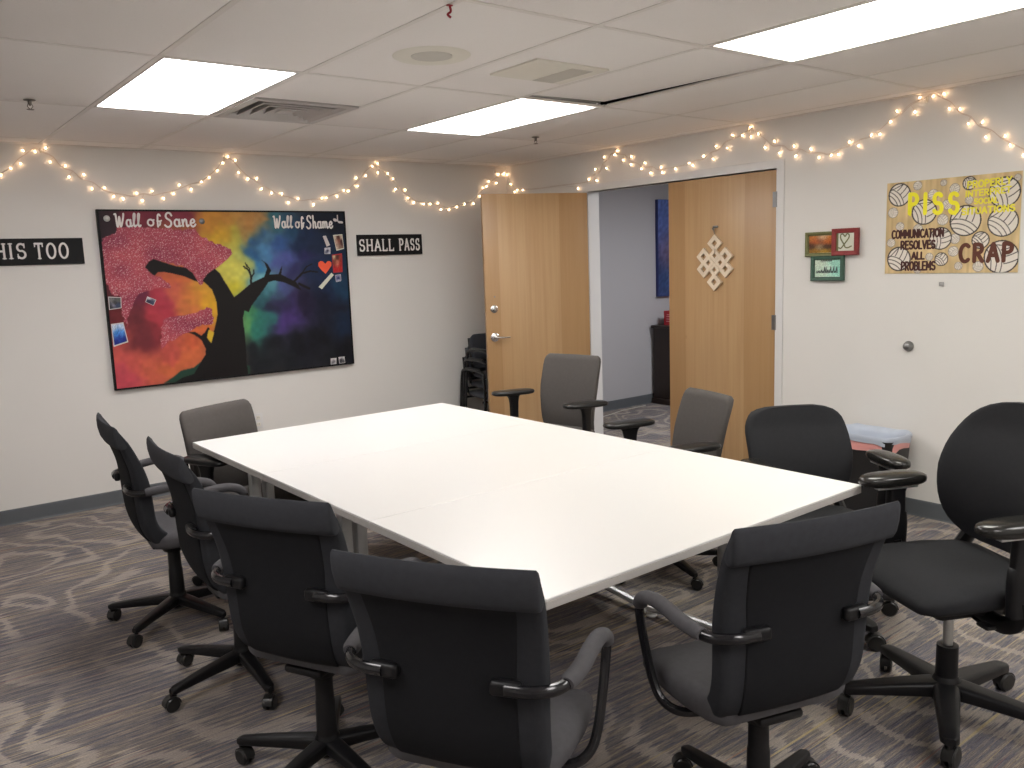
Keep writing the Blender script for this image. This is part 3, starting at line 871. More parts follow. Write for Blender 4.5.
# black task chairs with rounded backs
def round_chair(x, y, a, zs, top, padz, lab, wid, nexp, base_rot, tilt=0.0, padturn=0.0):
    root = empty('task_chair', (x, y, 0), face(a), lab, 'office chair', 'black task chairs with rounded backs')
    LV = []; H0, H1 = zs + 0.03, top
    N = 22
    for i in range(N + 1):
        u = 0.5 * (1 - math.cos(PI * i / N))
        z = H0 + (H1 - H0) * u
        q = abs(2 * u - 1) ** (nexp if u > 0.5 else 4.0)
        w = max(0.02, wid * max(0.0, 1 - q) ** (1 / (nexp if u > 0.5 else 4.0)))
        if u < 0.5: w = max(w * (0.90 + 0.10 * u / 0.5), 0.02)
        yc = -0.205 + 0.035 * math.sin(PI * min(1, u * 1.25)) - (0.075 + tilt) * u ** 1.6
        th = 0.056 * (0.35 + 0.65 * min(1, (w / wid) * 1.3))
        LV.append(((yc - th, z), (yc, z + 0.001), w))
    bk = MB(); bk.loft(ring_yz(LV, rrect(0.14, 0.7, 5, 10), 0.045))
    back = bk.build('backrest', M['fabric_black'], root, smooth=60)
    # plastic outer shell behind the cushion
    sh = MB(); LS = [((r[0] - .014, r[1]), (r[0] + .012, f_[1]), w * 0.93) for (r, f_, w) in LV[2:-3]]
    sh.loft(ring_yz(LS, rrect(0.1, 0.6, 4, 10), 0.045)); sh.build('back_shell', M['black_plastic'], back, smooth=60)
    su = MB()
    for s in (-1, 1):
        su.tube(cr([(s * .10, -.02, zs - .085), (s * .19, -.12, zs - .075), (s * .215, -.205, zs - .02), (s * .19, -.250, zs + .07), (s * .15, -.262, zs + .16)]), .024, 10, flat=1.3)
    su.build('back_support', M['black_plastic'], root)
    st = MB(); rings = []
    for yy, zb, zt, w in ((-.235, -.03, -.012, .15), (-.222, -.055, .004, .19), (-.17, -.062, .014, .222), (-.05, -.064, .016, .248), (.07, -.064, .014, .257), (.16, -.066, .006, .250), (.215, -.07, -.010, .232), (.245, -.068, -.028, .205), (.255, -.058, -.04, .18)):
        rings.append([Vector((p * w, yy, zs + (zb + zt) / 2 + q * (zt - zb) / 2 + (.006 * p * p if q > 0 else 0))) for p, q in rrect(0.28, 0.85, 5, 8)])
    st.loft(rings); st.build('seat', M['fabric_black'], root, smooth=60)
    mc = MB(); mc.box((0, -.01, zs - .085), (.34, .36, .045), .018); mc.box((0, -.01, zs - .12), (.15, .22, .05), .015)
    for s in (-1, 1):
        mc.tube([(s * .12, .04, zs - .10), (s * .21, .05, zs - .105)], .006, 8); mc.box((s * .225, .05, zs - .105), (.05, .035, .012), .005)
    mc.build('mechanism', M['black_plastic'], root)
    cl = MB(); cl.lathe([(.001, .09), (.036, .09), (.034, .26), (.001, .262)], 24); co = cl.build('column', M['black_plastic'], root)
    pi_ = MB(); pi_.lathe([(.001, .25), (.016, .25), (.016, zs - .12), (.001, zs - .12)], 18); pi_.build('gas_piston', M['silver'], co)
    for s in (-1, 1):
        ar = MB()
        ar.tube(cr([(s * .10, -.01, zs - .105), (s * .22, -.01, zs - .11), (s * .285, -.01, zs - .07), (s * .295, 0, zs + .0)]), [.020] * 19, 10, flat=1.4)
        rings = []
        for z, wy in ((zs - .05, .040), (zs + .06, .044), (zs + .10, .040), (zs + .105, .034), (padz - .05, .032), (padz - .03, .04)):
            rings.append([Vector((s * .297 + p * .019, 0.0 + q * wy, z)) for p, q in rrect(0.5, 0.4, 3, 2)])
        ar.loft(rings)
        ao = ar.build('armrest', M['black_plastic'], root, smooth=45)
        pt = MB(); pt.box((s * .290, .015, padz - .027), (.06, .16, .012), .004); pt.build('pad_plate', M['silver'], ao)
        pd = MB(); pd.ell((s * .290, .02, padz - .002), (.052, .130, .027), 0.72, 24, 12, Matrix.Rotation(s * padturn, 3, 'Z'))
        pd.build('arm_pad', M['gloss_pad'], ao, smooth=60)
    castered_base(root, 0.335, base_rot, hub_r=0.045, hub_z=0.125, leg_w=0.031, wheel=0.034, stout=1.2)
    return root
M['gloss_pad'] = plain('worn_glossy_black_pad', (0.014, 0.0135, 0.012, 1), 0.22, var=0.1)
round_chair(-1.70, -4.29, -120, 0.43, 0.895, 0.70, 'black task chair behind the table corner, in front of the waste bin', 0.240, 4.6, 0.5)
round_chair(-2.085, -5.01, 153, 0.535, 1.06, 0.765, 'big black round-backed task chair, raised high, at the right edge', 0.275, 2.9, R(66 - 66) , padturn=0.0)
# stack of guest chairs behind the open door leaf
def guest_chair():
    root = empty('guest_chair', (0, 0, 0))
    fr_ = MB()
    for s in (-1, 1):
        fr_.tube(cr([(s * .27, .24, .012), (s * .27, .245, .3), (s * .27, .24, .60), (s * .27, .20, .655), (s * .27, .05, .665), (s * .27, -.12, .655), (s * .265, -.17, .60), (s * .262, -.20, .44), (s * .262, -.24, .2), (s * .262, -.27, .012)], 5), .0125, 8)
        fr_.tube(cr([(s * .215, -.16, .44), (s * .21, -.215, .6), (s * .205, -.245, .75)], 4), .011, 8)
    fr_.tube([(-.265, -.17, .40), (.265, -.17, .40)], .010, 8); fr_.tube([(-.27, .2, .40), (.27, .2, .40)], .010, 8)
    fr_.build('frame', M['gloss_black'], root)
    for s in (-1, 1):
        pd = MB(); pd.ell((s * .27, .05, .676), (.022, .13, .010), .6, 16, 8); pd.build('arm_pad', M['pad_black'], root)
    st = MB(); rings = []
    for yy, zb, zt, w in ((-.20, .415, .43, .17), (-.19, .405, .452, .20), (0, .405, .46, .225), (.18, .405, .455, .222), (.225, .41, .44, .205), (.235, .42, .43, .18)):
        rings.append([Vector((p * w, yy, (zb + zt) / 2 + q * (zt - zb) / 2)) for p, q in rrect(.25, .8, 4, 4)])
    st.loft(rings); st.build('seat', M['guest_fabric'], root, smooth=60)
    LV = [((-.215, .56), (-.20, .56), .17), ((-.228, .575), (-.19, .575), .20), ((-.245, .66), (-.200, .66), .215), ((-.258, .74), (-.215, .74), .205), ((-.262, .775), (-.235, .775), .17), ((-.262, .782), (-.245, .782), .14)]
    bk = MB(); bk.loft(ring_yz(spline_levels(LV, 3), rrect(.15, .7, 4, 6), .02)); bk.build('backrest', M['guest_fabric'], root, smooth=60)
    return root
M['guest_fabric'] = plain('slate_weave', (0.030, 0.034, 0.045, 1), 0.9, var=0.15, scale=60, sheen=0.1)
G0 = guest_chair()
for k, lab in enumerate(['black framed guest chair at the bottom of the stack behind the open door', 'black framed guest chair in the middle of the stack behind the open door', 'black framed guest chair on top of the stack behind the open door']):
    o = G0 if k == 0 else copy_tree(G0)
    o.location = (-0.425, -0.315 - 0.048 * k, 0.088 * k); o.rotation_euler = (0, 0, face(-97))
    tag(o, lab, 'chair', 'stacked guest chairs in the corner')

# ------------------------------------------------------------------ flat artwork: colour fields kept on a fine grid of the canvas itself
def pip(poly, U, V):
    inside = np.zeros(U.shape, bool); n = len(poly)
    for i in range(n):
        x1, y1 = poly[i]; x2, y2 = poly[(i + 1) % n]
        c = ((y1 > V) != (y2 > V))
        with np.errstate(divide='ignore', invalid='ignore'):
            xi = (x2 - x1) * (V - y1) / (y2 - y1 + 1e-12) + x1
        inside ^= c & (U < xi)
    return inside
def soft(mask, k=1):
    m = mask.astype(float)
    for _ in range(k):
        p = np.pad(m, 1, mode='edge')
        m = (p[1:-1, 1:-1] * 4 + p[:-2, 1:-1] + p[2:, 1:-1] + p[1:-1, :-2] + p[1:-1, 2:]) / 8
    return m[..., None]
def segd(U, V, a, b):
    dx, dy = b[0] - a[0], b[1] - a[1]
    t = np.clip(((U - a[0]) * dx + (V - a[1]) * dy) / (dx * dx + dy * dy + 1e-12), 0, 1)
    return np.hypot(U - a[0] - t * dx, V - a[1] - t * dy)
def vnoise(shape, cells, rng):
    h, w = shape; gh, gw = cells
    g = rng.random((gh + 2, gw + 2))
    y = np.linspace(0, gh, h); x = np.linspace(0, gw, w)
    yi, xi = y.astype(int), x.astype(int); fy, fx = (y - yi)[:, None], (x - xi)[None]
    fy, fx = fy * fy * (3 - 2 * fy), fx * fx * (3 - 2 * fx)
    return (g[yi][:, xi] * (1 - fy) * (1 - fx) + g[yi][:, xi + 1] * (1 - fy) * fx + g[yi + 1][:, xi] * fy * (1 - fx) + g[yi + 1][:, xi + 1] * fy * fx)
def lin(c):
    c = np.clip(c, 0, 255) / 255.0
    return np.where(c <= 0.04045, c / 12.92, ((c + 0.055) / 1.055) ** 2.4)
def paint_grid(name, w, h, d, rgb, mat, parent):
    """canvas front: rgb is an (rows, cols, 3) array, row 0 at the bottom; lies at depth d, u 0..w, v 0..h"""
    rows, cols = rgb.shape[:2]
    uu, vv = np.meshgrid(np.linspace(0, w, cols), np.linspace(0, h, rows))
    co = np.stack([uu, np.full_like(uu, -d), vv], -1).reshape(-1, 3)
    i = np.arange(rows * cols).reshape(rows, cols)
    q = np.stack([i[:-1, :-1], i[:-1, 1:], i[1:, 1:], i[1:, :-1]], -1).reshape(-1, 4)
    me = bpy.data.meshes.new(name)
    me.vertices.add(len(co)); me.vertices.foreach_set('co', co.ravel().astype(np.float32))
    me.loops.add(q.size); me.loops.foreach_set('vertex_index', q.ravel().astype(np.int32))
    me.polygons.add(len(q)); me.polygons.foreach_set('loop_start', np.arange(0, q.size, 4, dtype=np.int32))
    try: me.polygons.foreach_set('loop_total', np.full(len(q), 4, np.int32))
    except Exception: pass
    me.update(calc_edges=True)
    at = me.color_attributes.new('paint', 'FLOAT_COLOR', 'POINT')
    col = np.ones((rows * cols, 4), np.float32); col[:, :3] = lin(rgb.reshape(-1, 3))
    at.data.foreach_set('color', col.ravel())
    me.materials.append(mat)
    o = bpy.data.objects.new(name, me); COL.objects.link(o)
    if parent is not None: o.parent = parent
    return o

# pen-stroke alphabets on a unit-high cell: {letter: (advance, [strokes])}
def arc(cx, cy, rx, ry, a0, a1, n=10):
    return [(cx + rx * math.cos(R(a0 + (a1 - a0) * k / n)), cy + ry * math.sin(R(a0 + (a1 - a0) * k / n))) for k in range(n + 1)]
S_ = arc(.31, .74, .25, .25, 35, 250, 10) + arc(.31, .26, .27, .26, 75, -150, 10)
CAPS = {
 'A': (.70, [[(0, 0), (.33, 1), (.66, 0)], [(.13, .33), (.53, .33)]]), 'B': (.64, [[(.04, 0), (.04, 1)], [(.04, 1)] + arc(.28, .76, .26, .24, 90, -90) + [(.04, .52)] + arc(.30, .26, .28, .26, 90, -90) + [(.04, 0)]]),
 'C': (.66, [arc(.36, .5, .34, .5, 50, 310, 14)]), 'E': (.58, [[(.52, 1), (.04, 1), (.04, 0), (.54, 0)], [(.04, .52), (.44, .52)]]),
 'H': (.70, [[(.04, 0), (.04, 1)], [(.60, 0), (.60, 1)], [(.04, .5), (.60, .5)]]), 'I': (.22, [[(.08, 0), (.08, 1)]]),
 'L': (.54, [[(.04, 1), (.04, 0), (.50, 0)]]), 'M': (.80, [[(.04, 0), (.06, 1), (.38, .3), (.70, 1), (.72, 0)]]),
 'N': (.70, [[(.04, 0), (.04, 1), (.60, 0), (.60, 1)]]), 'O': (.76, [arc(.36, .5, .34, .5, 90, 450, 18)]),
 'P': (.62, [[(.04, 0), (.04, 1)], [(.04, 1)] + arc(.28, .74, .27, .26, 90, -90) + [(.04, .48)]]),
 'R': (.66, [[(.04, 0), (.04, 1)], [(.04, 1)] + arc(.28, .74, .26, .26, 90, -90) + [(.04, .48)], [(.24, .48), (.58, 0)]]),
 'S': (.64, [S_]), 'T': (.66, [[(0, 1), (.60, 1)], [(.30, 1), (.30, 0)]]), 'U': (.70, [[(.04, 1), (.04, .34)] + arc(.33, .32, .29, .32, 180, 360) + [(.62, 1)]]),
 'V': (.68, [[(0, 1), (.32, 0), (.64, 1)]]), 'Y': (.66, [[(0, 1), (.31, .5), (.62, 1)], [(.31, .5), (.31, 0)]]), ' ': (.4, []), '.': (.2, [[(.06, .03), (.07, .03)]]),
}
SCRIPT = {   # brush lettering: swelling round lower case
 'W': (1.02, [[(.0, .96), (.10, 1.0), (.14, .85), (.20, .06), (.30, .10), (.48, .78), (.52, .10), (.62, .06), (.86, .70), (.92, 1.02)]]),
 'a': (.56, [arc(.24, .27, .22, .27, 60, 400, 12), [(.45, .54), (.42, .14), (.48, .02), (.56, .06)]]),
 'l': (.34, [[(.02, .12), (.20, .66), (.26, .98), (.17, 1.02), (.10, .78), (.10, .16), (.18, 0.0), (.32, .10)]]),
 'o': (.54, [arc(.25, .28, .23, .28, 80, 440, 14), [(.28, .56), (.40, .48), (.52, .52)]]),
 'f': (.46, [[(.40, .90), (.30, 1.04), (.20, .90), (.16, .3), (.16, -.10)], [(.16, .0), (.32, .08), (.36, .36), (.14, .42)], [(.36, .40), (.46, .46)]]),
 'S': (.74, [[(.66, .84), (.54, 1.02), (.30, 1.02), (.16, .82), (.24, .62), (.48, .48), (.60, .28), (.50, .04), (.24, -.04), (.04, .10)]]),
 'n': (.58, [[(.04, .52), (.08, .02)], [(.09, .30), (.24, .54), (.38, .48), (.40, .10), (.48, .0), (.58, .10)]]),
 'e': (.50, [[(.06, .26), (.32, .30), (.40, .44), (.28, .56), (.10, .44), (.06, .18), (.20, -.01), (.38, .04), (.48, .16)]]),
 'h': (.60, [[(.06, 1.0), (.12, .98), (.10, .02)], [(.10, .30), (.26, .54), (.40, .46), (.40, .10), (.48, .0), (.58, .10)]]),
 'm': (.84, [[(.04, .52), (.08, .02)], [(.09, .34), (.22, .54), (.34, .46), (.35, .04)], [(.35, .34), (.48, .54), (.62, .46), (.64, .10), (.72, .0), (.84, .10)]]),
 ' ': (.34, []),
}
SERIF = {}
for k_ in 'AHILOPST':
    adv, st_ = CAPS[k_]
    SERIF[k_] = (adv + .10, st_)
SERIFS = {'A': [((-.08, 0), (.10, 0)), ((.56, 0), (.76, 0))], 'H': [((-.07, 0), (.15, 0)), ((-.07, 1), (.15, 1)), ((.49, 0), (.71, 0)), ((.49, 1), (.71, 1))], 'I': [((-.04, 0), (.20, 0)), ((-.04, 1), (.20, 1))],
          'L': [((-.07, 0), (.15, 0)), ((-.07, 1), (.15, 1)), ((.50, 0), (.52, .2))], 'P': [((-.07, 0), (.17, 0)), ((-.07, 1), (.1, 1))], 'T': [((.18, 0), (.42, 0)), ((0, 1), (-.02, .8)), ((.60, 1), (.62, .8))],
          'S': [((.54, .72), (.54, 1.0)), ((.07, 0), (.07, .28))], 'O': []}
def text_width(txt, font, sp=0.12): return sum(font[c][0] + sp for c in txt) - sp
def write(mb, txt, font, u0, v0, w, h, pen, fn, d0, d1, sp=0.12, shear=0.0, slope=0.0, thin=None, serif=False, smooth_=False):
    """fit a word into a box w x h, baseline start (u0,v0)"""
    k = w / text_width(txt, font, sp); x = 0.0
    for c in txt:
        adv, strokes = font[c]
        for s in strokes:
            if smooth_ and len(s) > 2: s = [(p.x, p.y) for p in cr([(a, b, 0) for a, b in s], 4)]
            mb.stroke([(u0 + (x + a) * k + shear * b * h, v0 + b * h + slope * (x + a) * k) for a, b in s], pen, fn, d0, d1)
        if serif:
            for a, b in SERIFS.get(c, []):
                mb.stroke([(u0 + (x + q[0]) * k, v0 + q[1] * h) for q in (a, b)], thin or pen * .6, fn, d0, d1)
        x += adv + sp
    return mb

# ------------------------------------------------------------------ the long painting
PW, PH = 1.827, 1.227

P_CANOPY = [(.016,1.037),(.102,1.07),(.121,1.122),(.256,1.106),(.401,1.108),(.54,1.092),(.642,1.092),(.69,1.039),(.78,.986),(.885,.95),(.901,.922),(.845,.868),(.754,.802),(.686,.757),(.655,.7),(.63,.696),(.608,.76),(.536,.825),(.458,.853),(.332,.887),(.274,.835),(.304,.797),(.332,.776),(.37,.764),(.421,.726),(.431,.686),(.363,.687),(.284,.679),(.213,.649),(.175,.606),(.202,.65),(.161,.572),(.13,.498),(.117,.428),(.105,.485),(.096,.536),(.088,.646),(.066,.717),(.098,.635),(.044,.663),(.014,.734),(.008,.862)]
P_PATCH = [(.36,.462),(.412,.481),(.494,.484),(.577,.491),(.663,.525),(.701,.526),(.71,.464),(.709,.408),(.631,.405),(.568,.386),(.524,.358),(.466,.342),(.416,.306),(.387,.314),(.353,.275),(.329,.256),(.333,.365)]
P_BRANCH = [(.271,.835),(.3,.871),(.333,.89),(.399,.865),(.477,.837),(.55,.822),(.594,.781),(.627,.717),(.59,.734),(.53,.763),(.452,.786),(.393,.799),(.354,.8),(.331,.773),(.304,.797)]
P_TRUNK = [(.659,.726),(.698,.772),(.754,.809),(.788,.774),(.812,.725),(.849,.659),(.881,.592),(.879,.593),(.944,.638),(1.022,.694),(1.122,.734),(1.15,.794),(1.134,.838),(1.107,.867),(1.158,.829),(1.181,.781),(1.163,.749),(1.239,.752),(1.256,.79),(1.272,.814),(1.26,.748),(1.308,.721),(1.377,.684),(1.42,.614),(1.35,.652),(1.28,.686),(1.201,.705),(1.153,.694),(1.115,.646),(1.064,.588),(1.008,.525),(.981,.477),(.95,.491),(.933,.437),(.938,.283),(.935,.117),(.936,-.017),(.595,-.022),(.389,.003),(.454,.038),(.538,.055),(.635,.19),(.638,.233),(.612,.3),(.564,.341),(.524,.36),(.571,.362),(.615,.329),(.643,.351),(.667,.386),(.681,.378),(.665,.322),(.701,.335),(.728,.409),(.745,.472),(.745,.568),(.737,.606),(.72,.66)]
P_LEAF = [(.671,.37),(.71,.345),(.682,.267),(.654,.312)]
P_GROUND = [(.319,.011),(.393,.05),(.448,.089),(.542,.103),(.598,.14),(.639,.19),(.717,.15),(.959,.07),(.95,-.03)]
P_COLS = [(.014,1.192,45,30,38),(.052,1.124,45,30,38),(.004,1.095,45,30,38),(.333,1.203,120,38,58),(.548,1.184,135,45,65),(.188,1.183,135,45,65),(.712,1.174,205,135,45),(.756,1.091,205,135,45),(.839,1.175,205,135,45),(.807,1.049,215,165,35),(.77,.986,215,165,35),(.881,1.164,195,130,60),(.925,1.037,175,170,60),(.94,.951,175,170,60),(.828,.794,215,205,80),(.917,.823,215,205,80),(.872,.663,215,200,40),(.878,1.154,210,140,50),(1.042,1.154,196,132,62),(1.135,1.176,196,132,62),(1.025,1.068,196,132,62),(.878,1.027,215,160,40),(.927,.962,205,190,70),(.863,.857,220,215,85),(.911,.769,220,215,85),(.856,.642,215,205,50),(.964,.875,190,200,100),(1.046,1.057,140,140,80),(1.216,1.187,42,105,125),(1.187,1.11,42,105,125),(1.087,1.013,25,85,150),(1.057,.916,25,85,150),(1.061,.829,40,120,185),(1.173,.947,70,135,190),(1.088,.741,110,185,200),(1.284,1.022,45,85,150),(1.249,.868,75,85,160),(1.333,.888,75,85,160),(1.36,.775,45,45,95),(1.362,1.11,28,70,105),(1.503,1.064,22,40,75),(1.448,.975,22,40,75),(1.608,1.143,18,24,40),(1.759,1.143,18,24,40),(1.491,.907,38,35,90),(1.558,.973,25,40,70),(1.528,.747,25,40,75),(1.593,.606,25,40,75),(1.76,.621,25,60,90),(1.768,.912,20,40,70),(1.15,.65,80,150,165),(1.255,.656,70,80,140),(1.107,.552,35,85,95),(1.089,.609,35,85,95),(1.006,.498,70,150,90),(1.307,.552,50,38,85),(1.278,.486,50,38,85),(1.413,.524,30,22,48),(1.183,.492,35,30,60),(1.584,.49,24,26,42),(1.748,.457,24,26,42),(1.081,.426,40,125,110),(1.042,.337,40,125,110),(1.142,.391,45,110,110),(1.306,.418,75,50,125),(1.244,.36,75,50,125),(1.169,.235,22,22,30),(1.371,.194,22,22,30),(1.545,.258,22,22,30),(1.755,.119,22,22,30),(1.006,.188,28,30,36),(1.053,.069,28,30,36),(1.28,.084,28,30,36),(1.62,.091,28,30,36),(.969,.381,90,160,90),(1.784,.522,24,40,66),(1.796,.319,24,40,66),(1.566,.535,22,26,48),(.02,.046,205,70,85),(.099,.078,205,70,85),(.032,.167,205,70,85),(.041,.258,212,85,75),(.157,.175,212,85,75),(.295,.077,215,95,70),(.234,.167,215,95,70),(.37,.132,220,105,60),(.465,.164,220,105,60),(.562,.219,220,105,60),(.558,.294,215,90,55),(.389,.235,205,80,70),(.221,.343,110,42,50),(.182,.439,110,42,50),(.209,.518,110,42,50),(.204,.569,120,40,65),(.302,.471,195,55,70),(.368,.549,190,50,70),(.346,.633,190,50,70),(.28,.359,140,45,55),(.525,.602,215,115,60),(.581,.536,215,115,60),(.488,.646,200,85,70),(.71,.57,230,170,30),(.715,.506,230,170,30),(.649,.595,222,140,50),(.619,.374,220,100,50),(.405,.727,210,100,55),(.526,.721,210,100,55),(.689,.672,225,160,45),(.716,.617,225,160,45),(.479,.64,210,95,75),(.231,.633,105,40,70),(.379,.646,175,55,75),(.009,.685,90,30,40),(.037,.51,110,35,40)]
FAIRY_BACK = [(-4.031,2.237),(-3.973,2.282),(-3.916,2.311),(-3.894,2.393),(-3.826,2.391),(-3.764,2.423),(-3.745,2.33),(-3.659,2.308),(-3.644,2.238),(-3.554,2.256),(-3.513,2.166),(-3.434,2.173),(-3.383,2.118),(-3.324,2.104),(-3.235,2.143),(-3.201,2.093),(-3.131,2.158),(-3.059,2.11),(-2.988,2.143),(-2.942,2.205),(-2.863,2.177),(-2.786,2.23),(-2.728,2.263),(-2.664,2.314),(-2.62,2.37),(-2.579,2.427),(-2.525,2.391),(-2.509,2.305),(-2.444,2.261),(-2.374,2.268),(-2.342,2.193),(-2.268,2.163),(-2.186,2.16),(-2.139,2.095),(-2.055,2.125),(-1.932,2.083),(-1.859,2.132),(-1.819,2.135),(-1.726,2.149),(-1.664,2.194),(-1.622,2.191),(-1.538,2.232),(-1.545,2.295),(-1.458,2.317),(-1.394,2.395),(-1.343,2.432),(-1.346,2.346),(-1.254,2.341),(-1.208,2.299),(-1.188,2.216),(-1.095,2.212),(-1.07,2.145),(-1.015,2.108),(-.918,2.098),(-.849,2.099),(-.773,2.107),(-.745,2.054),(-.659,2.053),(-.576,2.077),(-.491,2.103),(-.395,2.108),(-.321,2.175),(-.286,2.246),(-.242,2.26),(-.216,2.305),(-.129,2.294),(-.104,2.372),(-.036,2.38)]
FAIRY_RIGHT = [(-.133,2.209),(-.171,2.221),(-.252,2.214),(-.98,2.165),(-1.111,2.227),(-1.203,2.208),(-1.19,2.298),(-1.317,2.293),(-1.296,2.382),(-1.413,2.387),(-1.44,2.413),(-1.501,2.335),(-1.591,2.352),(-1.584,2.293),(-1.694,2.249),(-1.73,2.288),(-1.785,2.208),(-1.892,2.241),(-1.904,2.2),(-2.03,2.214),(-2.161,2.241),(-2.193,2.22),(-2.288,2.275),(-2.373,2.245),(-2.399,2.329),(-2.495,2.304),(-2.536,2.385),(-2.618,2.371),(-2.688,2.354),(-2.682,2.438),(-2.745,2.365),(-2.797,2.27),(-2.869,2.302),(-2.908,2.222),(-3.016,2.253),(-3.03,2.189),(-3.136,2.219),(-3.194,2.161),(-3.278,2.166),(-3.325,2.164),(-3.396,2.23),(-3.457,2.2),(-3.535,2.251),(-3.588,2.249),(-3.651,2.31),(-3.686,2.364),(-3.791,2.344),(-3.817,2.433),(-3.891,2.412),(-3.949,2.415),(-3.981,2.33),(-4.038,2.32),(-4.085,2.236),(-4.159,2.236),(-4.178,2.154),(-4.274,2.147),(-4.3,2.098),(-4.366,2.039)]
def make_painting():
    rng = np.random.default_rng(3)
    cols, rows = 460, 309
    U, V = np.meshgrid(np.linspace(0, PW, cols), np.linspace(0, PH, rows))
    wu = (vnoise(U.shape, (9, 14), rng) - .5) * .10 + (vnoise(U.shape, (28, 42), rng) - .5) * .035
    wv = (vnoise(U.shape, (9, 14), rng) - .5) * .10 + (vnoise(U.shape, (28, 42), rng) - .5) * .035
    num = np.zeros(U.shape + (3,)); den = np.zeros(U.shape)
    for (pu, pv, r, g, b) in P_COLS:
        w = 1.0 / (((U + wu - pu) ** 2 + (V + wv - pv) ** 2) ** 1.7 + 2e-5)
        num += w[..., None] * np.array([r, g, b]); den += w
    img = num / den[..., None]
    img *= (0.94 + 0.12 * vnoise(U.shape, (40, 60), rng))[..., None]
    def over(mask, colr, k=1):
        nonlocal img
        m = soft(mask, k); img = img * (1 - m) + np.asarray(colr) * m
    # dark ground under the trunk
    over(pip(P_GROUND, U, V), (36, 70, 56), 3)
    # glitter blossom
    sp = rng.random(U.shape); hue = vnoise(U.shape, (12, 16), rng)
    gl = np.stack([150 + 46 * hue + 42 * (sp - .5), 58 + 26 * hue + 40 * (sp - .5), 82 + 12 * hue + 44 * (sp - .5)], -1)
    gl = np.where((rng.random(U.shape) > .93)[..., None], np.array([228, 176, 178]), gl)
    ragged = (vnoise(U.shape, (60, 90), rng) - .5) * .02
    for P in (P_CANOPY, P_PATCH):
        over(pip(P, U + ragged, V + ragged), gl, 1)
    # tree
    for P in (P_BRANCH, P_TRUNK): over(pip(P, U, V), (26, 22, 23), 1)
    over(pip(P_LEAF, U, V), (218, 178, 40), 1)
    def twig(pts, w0, w1):
        n = len(pts) - 1
        for i in range(n):
            over(segd(U, V, pts[i], pts[i + 1]) < (w0 + (w1 - w0) * i / n) / 2, (26, 22, 23), 1)
    twig([(1.016, .695), (1.022, .743), (1.006, .788), (.97, .819)], .016, .006)
    twig([(1.016, .760), (1.013, .798), (.994, .831)], .009, .006)
    twig([(1.021, .733), (1.044, .764), (1.046, .79)], .009, .005)
    twig([(.990, .80), (.975, .80)], .006, .005); twig([(1.0, .795), (.985, .843)], .006, .005)
    twig([(1.36, .69), (1.43, .75), (1.50, .765), (1.56, .755)], .016, .008); twig([(1.43, .75), (1.47, .80), (1.52, .82)], .009, .005); twig([(1.40, .67), (1.48, .63)], .02, .01)
    img = img * .88 + img.mean(-1, keepdims=True) * .12
    return img
pt = empty('painting', (-3.5045, -0.002, 0.8027), 0, 'long black-edged canvas of a pink blossom tree under rainbow colours, lettered along its top', 'painting')
bd = MB(); bd.box((PW / 2, -0.016, PH / 2), (PW, 0.030, PH), 0.002, 1)
bd.build('canvas_board', M['canvas_edge'], pt, smooth=0)
eg = MB()
for c_, s_ in (((PW / 2, -.0335, .006), (PW, .007, .012)), ((PW / 2, -.0335, PH - .006), (PW, .007, .012)), ((.006, -.0335, PH / 2), (.012, .007, PH - .024)), ((PW - .006, -.0335, PH / 2), (.012, .007, PH - .024))):
    eg.box(c_, s_, .001, 1)
eg.build('edge_frame', M['canvas_edge'], pt, smooth=0)
face_ = paint_grid('painted_face', PW - 0.004, PH - 0.004, 0.0, make_painting(), M['paint'], pt)
face_.location = (0.002, -0.0318, 0.002)
wm_ = MB(); pen = .0115
write(wm_, 'Wall', SCRIPT, .108, 1.112, .165, .085, pen, wfn, .0322, .0345, smooth_=True)
write(wm_, 'of', SCRIPT, .318, 1.118, .092, .075, pen, wfn, .0322, .0345, smooth_=True)
write(wm_, 'Sane', SCRIPT, .430, 1.112, .215, .090, pen * 1.1, wfn, .0322, .0345, smooth_=True)
wm_.build('lettering', M['letter_white'], pt, smooth=0)
wm_ = MB()
write(wm_, 'Wall', SCRIPT, 1.228, 1.100, .150, .085, pen, wfn, .0322, .0345, smooth_=True)
write(wm_, 'of', SCRIPT, 1.402, 1.100, .070, .078, pen, wfn, .0322, .0345, smooth_=True)
write(wm_, 'Shame', SCRIPT, 1.492, 1.096, .222, .090, pen, wfn, .0322, .0345, smooth_=True)
wm_.build('lettering', M['letter_white'], pt, smooth=0)

